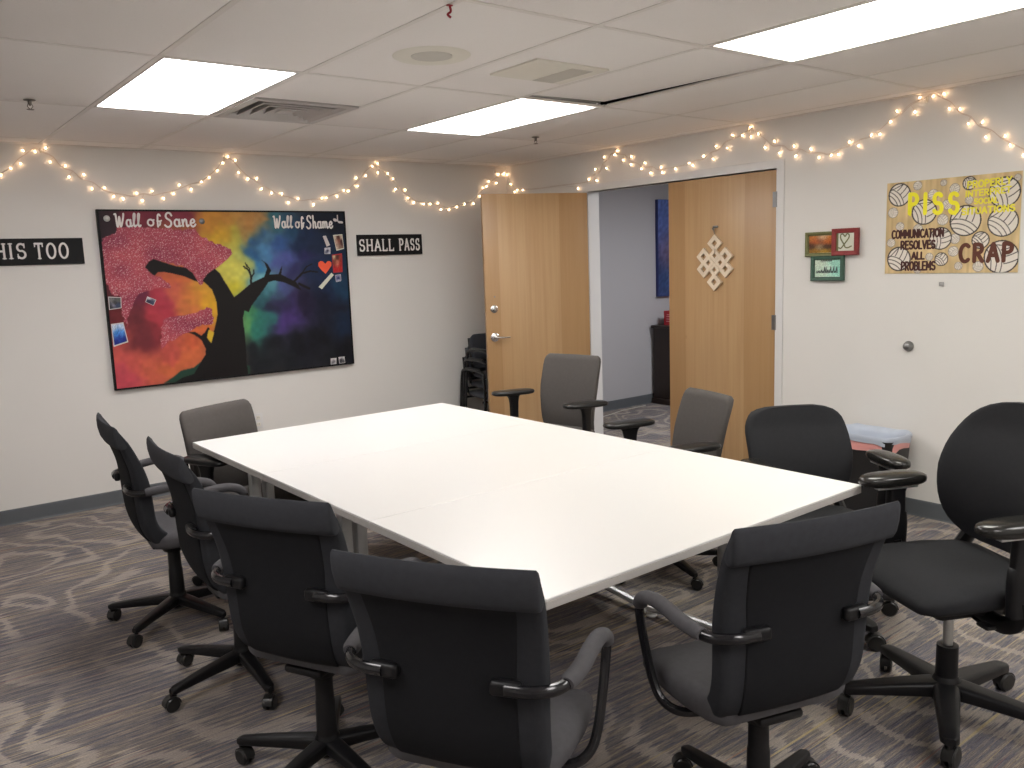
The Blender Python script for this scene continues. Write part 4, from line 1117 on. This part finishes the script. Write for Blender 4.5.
# cards, photos and pins stuck on the painting
def quad_card(name, quad, mat, label, cat, d=.0352, t=.0008, tone=None, group='cards pinned on the painting'):
    cx = sum(q[0] for q in quad) / 4; cy = sum(q[1] for q in quad) / 4
    rel = [(q[0] - cx, q[1] - cy) for q in quad]
    root = empty(name, (-3.5045 + cx, -0.002 - d, 0.8027 + cy), 0, label, cat, group)
    m = MB(); m.prism(rel[::-1], wfn, 0, t); m.build('card', mat, root, smooth=0)
    if tone is not None:
        rng = np.random.default_rng(len(label))
        (w0, h0) = (max(abs(p[0]) for p in rel), max(abs(p[1]) for p in rel))
        n, k = 18, 18
        img = tone(n, k, rng)
        uu, vv = np.meshgrid(np.linspace(.06, .94, n), np.linspace(.06, .94, k))
        o = paint_grid('print', 1, 1, 0, img, M['print'], root)
        a, b, c, e = [np.array(p) for p in (rel[3], rel[2], rel[1], rel[0])]      # bl, br, tr, tl
        P = ((1 - uu)[..., None] * (1 - vv)[..., None] * a + uu[..., None] * (1 - vv)[..., None] * b + uu[..., None] * vv[..., None] * c + (1 - uu)[..., None] * vv[..., None] * e).reshape(-1, 2)
        co = np.stack([P[:, 0], np.full(len(P), -t - .0004), P[:, 1]], -1)
        o.data.vertices.foreach_set('co', co.ravel().astype(np.float32)); o.data.update()
    return root
def blend(points):
    def f(n, k, rng):
        uu, vv = np.meshgrid(np.linspace(0, 1, n), np.linspace(0, 1, k))
        num = np.zeros((k, n, 3)); den = np.zeros((k, n))
        for (x, y, r, g, b) in points:
            w = 1 / (((uu - x) ** 2 + (vv - y) ** 2) ** 1.6 + .002); num += w[..., None] * np.array([r, g, b]); den += w
        return num / den[..., None] * (0.85 + .3 * rng.random((k, n, 1)))
    return f
quad_card('photo_collage', [(.016, .645), (.099, .636), (.094, .563), (.014, .555)], M['paper_white'], 'small grey photo collage stuck at the left edge of the painting', 'photo',
          tone=blend([(.2, .8, 120, 120, 120), (.8, .8, 90, 95, 90), (.3, .3, 150, 150, 170), (.7, .3, 60, 70, 100), (.5, .5, 60, 60, 60), (.15, .2, 40, 40, 45)]))
quad_card('blue_photo', [(.016, .459), (.096, .465), (.115, .327), (.018, .302)], M['paper_white'], 'blue and white photo card low on the left edge of the painting', 'photo',
          tone=blend([(.2, .9, 200, 210, 225), (.8, .9, 190, 205, 225), (.3, .55, 60, 130, 210), (.7, .5, 80, 140, 215), (.5, .3, 30, 60, 150), (.2, .1, 35, 45, 130), (.8, .1, 30, 40, 120)]))
quad_card('badge', [(.268, .634), (.326, .606), (.304, .566), (.252, .595)], M['paper_white'], 'tiny crooked grey badge on the dark red patch of the painting', 'badge',
          tone=blend([(.2, .9, 200, 200, 210), (.7, .5, 70, 75, 100), (.4, .3, 50, 50, 70), (.8, .9, 120, 120, 130)]))
quad_card('paper_strip', [(1.622, 1.034), (1.650, 1.036), (1.680, .962), (1.650, .950)], M['paper_white'], 'narrow pale slip above the small white card, upper right of the painting', 'card')
quad_card('white_card', [(1.630, .941), (1.682, .945), (1.678, .893), (1.628, .894)], M['paper_white'], 'small white card with dark blotches under the narrow slip', 'card',
          tone=blend([(.2, .8, 210, 210, 220), (.5, .5, 50, 55, 75), (.8, .8, 200, 200, 210), (.8, .2, 190, 190, 205), (.2, .2, 120, 120, 140)]))
quad_card('portrait_photo', [(1.711, 1.041), (1.792, 1.046), (1.800, .931), (1.732, .917)], M['paper'], 'white bordered portrait photo, uppermost at the right edge of the painting', 'photo',
          tone=blend([(.1, .9, 205, 190, 170), (.9, .9, 200, 185, 165), (.5, .6, 150, 85, 70), (.5, .85, 60, 35, 30), (.25, .5, 190, 160, 140), (.8, .5, 70, 45, 45), (.5, .1, 150, 120, 105), (.1, .1, 200, 180, 160)]))
quad_card('red_photo', [(1.690, .887), (1.779, .896), (1.774, .747), (1.692, .743)], M['red_box'], 'red portrait photo under the white bordered one, beside the orange heart', 'photo',
          tone=blend([(.1, .95, 200, 190, 150), (.9, .9, 150, 60, 55), (.5, .55, 205, 120, 95), (.5, .85, 70, 45, 40), (.2, .1, 190, 35, 40), (.8, .15, 185, 40, 40), (.1, .6, 130, 60, 50), (.95, .5, 160, 50, 45)]))
quad_card('paper_strip', [(1.558, .638), (1.676, .745), (1.696, .727), (1.585, .619)], M['paper'], 'slanting white paper strip below the orange heart', 'card')
quad_card('blue_card', [(1.707, .726), (1.757, .730), (1.757, .676), (1.711, .671)], M['paper_white'], 'little blue and white card under the red portrait photo', 'card',
          tone=blend([(.2, .8, 130, 130, 165), (.5, .5, 50, 55, 100), (.8, .8, 140, 140, 170), (.5, .1, 170, 170, 190)]))
quad_card('small_card', [(1.620, .063), (1.671, .063), (1.667, .014), (1.618, .014)], M['paper_white'], 'left one of two tiny white cards at the bottom right corner of the painting', 'card',
          tone=blend([(.1, .9, 190, 185, 190), (.5, .4, 110, 110, 115), (.9, .9, 195, 190, 195), (.9, .1, 185, 185, 190)]))
quad_card('small_card', [(1.689, .068), (1.742, .067), (1.746, .015), (1.694, .014)], M['paper_white'], 'right one of two tiny white cards at the bottom right corner of the painting', 'card',
          tone=blend([(.1, .9, 200, 195, 200), (.3, .5, 60, 60, 65), (.7, .3, 90, 90, 95), (.9, .9, 190, 190, 190)]))
hp = [(0, -.052), (.030, -.018), (.055, .012), (.056, .036), (.040, .048), (.022, .046), (.004, .026), (-.016, .046), (-.036, .050), (-.056, .036), (-.057, .010), (-.034, -.020)]
hm_ = MB(); hm_.prism(hp[::-1], wfn, 0, .0015)
o = hm_.build('paper_heart', M['orange'], None, smooth=0); o.location = (-3.5045 + 1.624, -.0395, .8027 + .790)
tag(o, 'orange paper heart stuck on the dark right side of the painting', 'paper heart')
for (u, v, mt, lab) in ((.058, 1.166, 'silver', 'round silver magnet left of the word Wall at the painting corner'), (.690, 1.148, 'screw', 'round dark magnet after the word Sane on the painting')):
    g_ = MB(); g_.lathe([(.001, 0), (.020, 0), (.021, .004), (.013, .010), (.001, .011)], 20, axis='-y')
    o = g_.build('magnet', M[mt]); o.location = (-3.5045 + u, -.0352, .8027 + v); tag(o, lab, 'magnet', 'magnets on the painting')
g_ = MB(); g_.stroke([(-.02, .0), (-.008, -.004)], .022, wfn, 0, .003); g_.stroke([(.008, .035), (.008, -.012), (.045, -.016)], .008, wfn, 0, .003); g_.stroke([(.018, -.02), (.046, -.022)], .014, wfn, 0, .004)
o = g_.build('clip_magnet', M['paper_white'], smooth=0); o.location = (-3.5045 + 1.752, -.0352, .8027 + 1.160); tag(o, 'small bent white clip after the word Shame on the painting', 'clip')

# the two black word signs
def word_sign(x0, x1, z0, z1, words, label):
    t = empty('word_sign', (x0, -.0015, z0), 0, label, 'sign', 'black word signs on the painting wall')
    b = MB(); b.box(((x1 - x0) / 2, -.009, (z1 - z0) / 2), (x1 - x0, .016, z1 - z0), .002, 1); b.build('board', M['sign_black'], t, smooth=0)
    for txt, u, w, v, h in words:
        m = MB(); write(m, txt, SERIF, u, v, w, h, .0125, wfn, .0175, .0195, sp=.18, serif=True, thin=.007)
        m.build('lettering', M['letter_white'], t, smooth=0)
word_sign(-4.235, -3.605, 1.674, 1.843, [('THIS', .045, .255, .044, .092), ('TOO', .345, .200, .040, .095)], 'black board reading THIS TOO, left of the painting, cut by the view')
word_sign(-1.573, -.955, 1.675, 1.844, [('SHALL', .018, .325, .038, .090), ('PASS', .395, .200, .038, .092)], 'black board reading SHALL PASS, right of the painting')

# wall outlet under the painting
t = empty('wall_outlet', (-2.507, -.001, .441), 0, 'white wall outlet plate low on the painting wall, above the table edge', 'outlet')
b = MB(); b.box((0, -.003, 0), (.075, .006, .118), .002, 2); b.build('plate', M['trim_white'], t)
for s in (-1, 1):
    b = MB(); b.box((0, -.007, s * .026), (.034, .004, .030), .006, 2); k = b.build('socket', M['cream'], t)
    b = MB()
    for q in (-1, 1): b.box((q * .006, -.0092, s * .026 + .003), (.002, .001, .009))
    b.build('slot', M['dark'], k, smooth=0)

# ------------------------------------------------------------------ right wall: poster, frames, knobs
def make_poster():
    rng = np.random.default_rng(8)
    w, h = .728, .524; cols, rows = 365, 263
    U, V = np.meshgrid(np.linspace(0, w, cols), np.linspace(0, h, rows))
    nz = vnoise(U.shape, (4, 60), rng) * .5 + vnoise(U.shape, (9, 12), rng) * .5
    img = np.stack([208 + 26 * (nz - .5) * 2, 182 + 26 * (nz - .5) * 2, 136 + 22 * (nz - .5) * 2], -1)
    def over(mask, colr, k=1, al=1.0):
        nonlocal img
        m = soft(mask, k) * al; img = img * (1 - m) + np.asarray(colr, float) * m
    balls = [((.18,.496),.031,0),((.325,.499),.022,0),((.387,.462),.035,0),((.27,.44),.036,0),((.35,.378),.035,0),((.328,.297),.038,0),((.466,.394),.027,0),((.464,.484),.044,.5),((.706,.492),.022,0),((.04,.353),.037,0),((.084,.272),.031,0),((.19,.253),.033,0),((.033,.18),.031,0),((.398,.189),.035,0),((.392,.12),.035,0),((.26,.093),.027,0),((.328,.078),.046,.3),((.423,.039),.027,0),((.527,.034),.035,0),((.534,.176),.057,.5),((.194,.021),.027,0),
             ((.319,.194),.077,.7),((.644,.422),.099,1),((.643,.268),.097,.8),((.45,.285),.104,1),((.223,.346),.088,1),((.076,.453),.081,.9),((.083,.085),.086,1),((.643,.083),.11,1)]
    for i, ((cx, cy), r, big) in enumerate(balls):
        r *= .78
        a = rng.random() * 6.28 if not big else (0.35 * i) % 1.2
        D = np.hypot(U - cx, V - cy); inside = D < r
        lw = .0022 + .0022 * big
        over(inside, (226, 218, 208))
        ink = (60, 55, 55) if big else (150, 140, 130)
        ca, sa = math.cos(a), math.sin(a)
        X = ((U - cx) * ca + (V - cy) * sa) / r; Y = (-(U - cx) * sa + (V - cy) * ca) / r
        L = lw / r * .5
        for q in (-.62, -.30, 0.02):                      # three curved panels on the left
            over(inside & (np.abs(X - q + .30 * Y * Y) < L) & (X < .45), ink)
        for q in (-.45, -.02, .42):                       # panels running across the right
            over(inside & (np.abs(Y - q - .22 * (X - .2) ** 2) < L) & (X > .05), ink)
        over(inside & (np.abs(Y - .75 + .3 * X) < L), ink)
        over((np.abs(D - r) < lw * .75), ink)
    return img
ps = empty('poster', (-.001, -3.636, 1.438), R(-90), 'tan paper poster of volleyballs with dripping yellow and brown lettering', 'poster')
pb = MB(); pb.box((.364, -.0025, .262), (.73, .003, .526)); pb.build('paper_sheet', M['paper'], ps, smooth=0)
paint_grid('painted_face', .728, .524, .0046, make_poster(), M['print'], ps)
D0, D1 = .0048, .0062
m = MB(); write(m, 'PISS', CAPS, .135, .343, .277, .108, .022, wfn, D0, D1, sp=.42, slope=-.05)
for u, v, l in ((.142, .345, .014), (.223, .345, .014), (.290, .345, .012), (.375, .345, .020), (.395, .332, .012), (.150, .40, .02)):
    m.stroke([(u, v), (u, v - l)], .008, wfn, D0, D1)
m.build('lettering', M['letter_yellow'], ps, smooth=0)
m = MB()
write(m, 'PROPERLY', CAPS, .455, .458, .222, .034, .0085, wfn, D0, D1, sp=.16, slope=.03)
write(m, 'INTERPRET', CAPS, .447, .412, .230, .030, .0075, wfn, D0, D1, sp=.16, slope=.03)
write(m, 'SOCIAL', CAPS, .494, .371, .122, .027, .0075, wfn, D0, D1, sp=.16, slope=.0)
write(m, 'SITUATIONS', CAPS, .430, .317, .270, .032, .0085, wfn, D0, D1, sp=.16, slope=.02)
m.build('lettering', M['letter_yellow2'], ps, smooth=0)
m = MB()
write(m, 'COMMUNICATION', CAPS, .039, .205, .298, .044, .0095, wfn, D0, D1, sp=.14)
write(m, 'RESOLVES', CAPS, .094, .141, .198, .044, .0100, wfn, D0, D1, sp=.14)
write(m, 'ALL', CAPS, .160, .082, .072, .038, .0100, wfn, D0, D1, sp=.14)
write(m, 'PROBLEMS', CAPS, .100, .020, .196, .046, .0100, wfn, D0, D1, sp=.14)
m.build('lettering', M['letter_brown'], ps, smooth=0)
m = MB(); write(m, 'CRAP', CAPS, .430, .062, .270, .092, .021, wfn, D0, D1, sp=.30)
m.build('lettering', M['letter_brown2'], ps, smooth=0)

# cluster of three small frames joined in one piece
cf = empty('picture_frame_cluster', (-.001, -3.11, 1.395), R(-90), 'cluster of three small weathered picture frames beside the closed door', 'picture frames')
def small_frame(u0, v0, u1, v1, d, mat, tone, name, mw=.026):
    fm = MB(); w, h = u1 - u0, v1 - v0
    def rect(e, dd): return [wfn(u0 + e, v0 + e, dd), wfn(u1 - e, v0 + e, dd), wfn(u1 - e, v1 - e, dd), wfn(u0 + e, v1 - e, dd)]
    fm.loft([[Vector(p) for p in rect(e, dd)] for e, dd in ((0, d - .014), (0, d + .008), (.005, d + .012), (mw - .004, d + .008), (mw, d + .002), (mw, d - .014))], closed=True)
    f = fm.build(name, M[mat], cf, smooth=0)
    b = MB(); b.prism([(u0 + .004, v0 + .004), (u0 + .004, v1 - .004), (u1 - .004, v1 - .004), (u1 - .004, v0 + .004)], wfn, d - .012, d - .004); b.build('backing', M['paper'], f, smooth=0)
    if tone:
        rng = np.random.default_rng(4)
        o = paint_grid('picture', w - 2 * mw - .002, h - 2 * mw - .002, 0, tone(40, 30, rng), M['print'], f)
        o.location = (u0 + mw + .001, -(d - .003), v0 + mw + .001)
    return f
small_frame(.0, .155, .232, .308, .015, 'frame_olive', blend([(.1, .9, 190, 120, 60), (.5, .85, 225, 205, 170), (.9, .9, 200, 120, 50), (.25, .65, 190, 90, 40), (.45, .7, 110, 60, 45), (.65, .65, 205, 100, 35), (.9, .6, 190, 90, 30), (.1, .4, 60, 40, 40), (.4, .35, 150, 140, 120), (.65, .35, 45, 35, 45), (.9, .35, 60, 45, 40), (.2, .12, 150, 110, 40), (.6, .1, 190, 150, 50), (.9, .12, 130, 100, 40)]), 'landscape_frame', .022)
fr2 = small_frame(.192, .158, .366, .322, .026, 'frame_red', None, 'heart_frame', .028)
hh = MB()
hs = cr([(.235, .205, 0), (.250, .202, 0), (.268, .222, 0), (.300, .262, 0), (.302, .283, 0), (.288, .288, 0), (.276, .273, 0), (.262, .288, 0), (.247, .282, 0), (.249, .258, 0), (.270, .225, 0), (.278, .208, 0), (.295, .204, 0), (.318, .213, 0)], 4)
hh.stroke([(p.x, p.y) for p in hs], .0075, wfn, .0222, .0235); hh.build('heart_motif', M['frame_olive'], fr2, smooth=0)
fr3 = small_frame(.046, .003, .270, .158, .020, 'frame_green', blend([(.2, .8, 200, 215, 195), (.8, .8, 160, 215, 195), (.5, .5, 200, 222, 205), (.2, .2, 190, 210, 190), (.85, .4, 150, 210, 195)]), 'motto_frame', .024)
wr_ = MB()
random.seed(2); u = .082
while u < .225:      # a line of small handwriting
    hgt = random.choice((.014, .020, .038)); wr_.stroke([(u, .052), (u + .004, .052 + hgt), (u + .008, .053)], .0032, wfn, .0178, .0188); u += .0105
u = .115
while u < .185: wr_.stroke([(u, .125), (u + .004, .132), (u + .007, .125)], .0028, wfn, .0178, .0188); u += .011
wr_.build('handwriting', M['ink'], fr3, smooth=0)

b = MB(); b.lathe([(.001, 0), (.030, 0), (.031, .006), (.024, .016), (.020, .034), (.012, .040), (.001, .041)], 24, axis='-y')
o = b.build('door_stop', M['screw']); o.location = (-.001, -3.794, 1.014); o.rotation_euler = (0, 0, R(-90))
tag(o, 'round metal wall bumper alone on the bare wall under the poster', 'wall bumper')
b = MB(); b.box((0, -.006, 0), (.024, .011, .022), .002); b.box((0, -.0125, 0), (.014, .004, .012), .001)
o = b.build('wall_sensor', M['galv']); o.location = (-.001, -3.971, 1.377); o.rotation_euler = (0, 0, R(-90))
tag(o, 'tiny dark grey square just below the volleyball poster', 'wall sensor')

# waste bin with liners
t = empty('waste_bin', (-.185, -3.67, 0), 0, 'black waste bin with pale blue and pink liner folded over the rim', 'waste bin')
def rr_ring(hx, hy, z, r=.3, n=5): return [Vector((p * hx, q * hy, z)) for p, q in rrect(r, r * hx / hy if hy else r, n, 4)]
b = MB(); b.loft([rr_ring(.10, .155, .001), rr_ring(.105, .16, .004), rr_ring(.135, .195, .48), rr_ring(.140, .20, .492), rr_ring(.132, .192, .49), rr_ring(.10, .155, .02)], cap=True); b.build('bucket', M['bin_black'], t)
random.seed(9)
def liner(name, mat, lo, hi, ex, amp, inn):
    rings = []
    n = 48
    for z, k in ((lo, 1.0), (lo + (hi - lo) * .5, 1.012), (hi, 1.0), (hi, .99)) if inn is None else ((lo, 1.0), (lo + (hi - lo) * .5, 1.01), (hi - .012, 1.03), (hi, 1.0), (hi - .008, .90), (hi - .04, .845), (inn, .82), (inn - .01, .45), (inn - .005, .02)):
        ring = []
        for i in range(n):
            a = 2 * PI * i / n
            x = math.copysign(abs(math.cos(a)) ** .55, math.cos(a)) * (.139 + ex) * k; y = math.copysign(abs(math.sin(a)) ** .55, math.sin(a)) * (.199 + ex) * k
            dz = amp * (math.sin(5 * a + lo * 50) + .6 * math.sin(11 * a + 1)) * (1.4 if z == lo else .6)
            ring.append(Vector((x, y, z + dz)))
        rings.append(ring)
    m_ = MB(); m_.loft(rings, cap=False); return m_.build(name, M[mat], t, smooth=60)
liner('pink_liner', 'liner_pink', .432, .482, .006, .006, None)
liner('blue_liner', 'liner_blue', .474, .518, .013, .005, .41)

# ------------------------------------------------------------------ the room beyond the doors
t = empty('dark_cabinet', (1.885, -.016, 0), 0, 'dark espresso wood cabinet seen through the doorway beyond the closed leaf', 'cabinet')
b = MB(); b.box((.45, -.24, .44), (.86, .44, .76), .004); b.build('body', M['cabinet'], t, smooth=0)
b = MB(); b.box((.45, -.245, .835), (.92, .475, .03), .006); b.build('top', M['cabinet'], t, smooth=0)
b = MB(); b.box((.45, -.24, .03), (.90, .47, .058), .006); b.build('plinth', M['cabinet'], t, smooth=0)
for q in (0, 1):
    b = MB(); b.box((.24 + .42 * q, -.468, .44), (.40, .016, .70), .004); d_ = b.build('door', M['cabinet'], t, smooth=0)
    b = MB(); b.lathe([(.001, 0), (.006, 0), (.014, .02), (.001, .026)], 14, axis='-y', at=(.42 + .06 * q, -.477, .5)); b.build('knob', M['screw'], d_)
t = empty('red_box', (2.05, -.20, .851), 0, 'red box with pale print standing on the dark cabinet', 'box')
b = MB(); b.box((.06, 0, .075), (.26, .16, .15), .003); b.build('carton', M['red_box'], t, smooth=0)
b = MB()
for z in (.04, .065, .09, .11): b.box((-.0708, -.005, z), (.001, .10 - .2 * (z - .04), .006))
b.build('print', M['red_print'], t, smooth=0)
t = empty('canvas_picture', (1.99, -.001, 1.15), 0, 'blue canvas picture on the far wall, half hidden behind the closed door leaf', 'picture')
b = MB(); b.box((.40, -.021, .515), (.80, .040, 1.03), .003); b.build('stretcher', M['navy'], t, smooth=0)
o = paint_grid('picture', .796, 1.026, 0, blend([(.1, .95, 90, 112, 175), (.9, .95, 80, 105, 180), (.1, .7, 85, 105, 170), (.5, .7, 100, 120, 185), (.2, .5, 105, 95, 130), (.8, .5, 120, 110, 150), (.2, .4, 125, 100, 120), (.1, .27, 30, 40, 80), (.6, .25, 40, 50, 95), (.2, .16, 60, 110, 160), (.6, .15, 90, 140, 180), (.2, .04, 55, 55, 100), (.8, .05, 50, 55, 110)])(30, 38, np.random.default_rng(2)), M['print'], t)
o.location = (.002, -.0415, .002)
b = MB(); b.tube(cr([(.50, -.03, .14), (.62, -.06, .06), (.75, -.16, .006), (1.0, -.20, .005), (1.35, -.12, .006), (1.7, -.10, .006)], 6), .004, 6)
o = b.build('power_cord', M['grille']); tag(o, 'thin grey cord trailing over the carpet beyond the doorway', 'cord')

# ------------------------------------------------------------------ fairy lights along the wall tops
random.seed(21)
bm_ = MB(); bm_.lathe([(.0008, .009), (.0035, .007), (.0055, .001), (.0050, -.006), (.0026, -.011), (.0006, -.0125)], 8)
_b = bm_.build('fairy_bulb', M['bulb'], None, smooth=60)
BULB_MESH = _b.data; bpy.data.objects.remove(_b)
def strand(pts, wall, label, extra):
    P = [(a, z) for a, z in pts]
    root = empty('string_lights', (0, 0, 0), 0, label, 'fairy lights', 'strings of fairy lights along the ceiling')
    allp = P + extra
    line = []
    for i in range(len(allp)):                    # the wire runs through the running mean of the bulbs, then dangles to each
        w = allp[max(0, i - 1):i + 2]
        line.append((sum(p[0] for p in w) / len(w), min(2.428, sum(p[1] for p in w) / len(w) + .006)))
    def at(a, z, d): return Vector((a, -d, z)) if wall == 'back' else Vector((-d, a, z))
    m_ = MB(); m_.tube(cr([at(a, z, .012 + .006 * math.sin(i * 1.3)) for i, (a, z) in enumerate(line)], 3), .0014, 5)
    m_.tube(cr([at(a, min(2.43, z + .004), .014 + .006 * math.cos(i * 1.7)) for i, (a, z) in enumerate(line)], 3), .0014, 5)
    for (a, z), (la, lz) in zip(allp, line):
        m_.tube([at(la, lz, .013), at((a + la) / 2, (z + lz) / 2 + .004, .018), at(a, min(2.43, z + .010), .016)], .0014, 4)
    m_.build('wire', M['wire'], root)
    for i, (a, z) in enumerate(allp):
        o = bpy.data.objects.new('bulb', BULB_MESH); COL.objects.link(o); o.parent = root
        o.location = at(a, min(z, 2.418), .0165); o.scale = (.62, .62, .62); o.rotation_euler = (random.uniform(-.9, .9), random.uniform(-.9, .9), 0)
    for a in (h for h in ([-3.79, -2.60, -1.36, -.13] if wall == 'back' else [-1.43, -2.66, -3.85])):
        c = at(a, 2.40, .006); hk_ = MB(); hk_.box(c, (.014, .014, .03) , .003)
        hk_.tube([at(a, 2.395, .006), at(a, 2.388, .016), at(a, 2.396, .02)], .003, 6)
        hk_.build('hook', M['cream'], root)
left_extra = [(-4.09, 2.20), (-4.15, 2.17)]
strand([(-4.21, 2.16), (-4.15, 2.18), (-4.09, 2.20)] + FAIRY_BACK, 'back', 'swags of warm fairy lights along the top of the painting wall', [])
strand([(-.03, 2.37), (-.08, 2.28)] + FAIRY_RIGHT + [(-4.43, 2.05), (-4.50, 2.02)], 'right', 'swags of warm fairy lights along the wall top above the doors and poster', [])
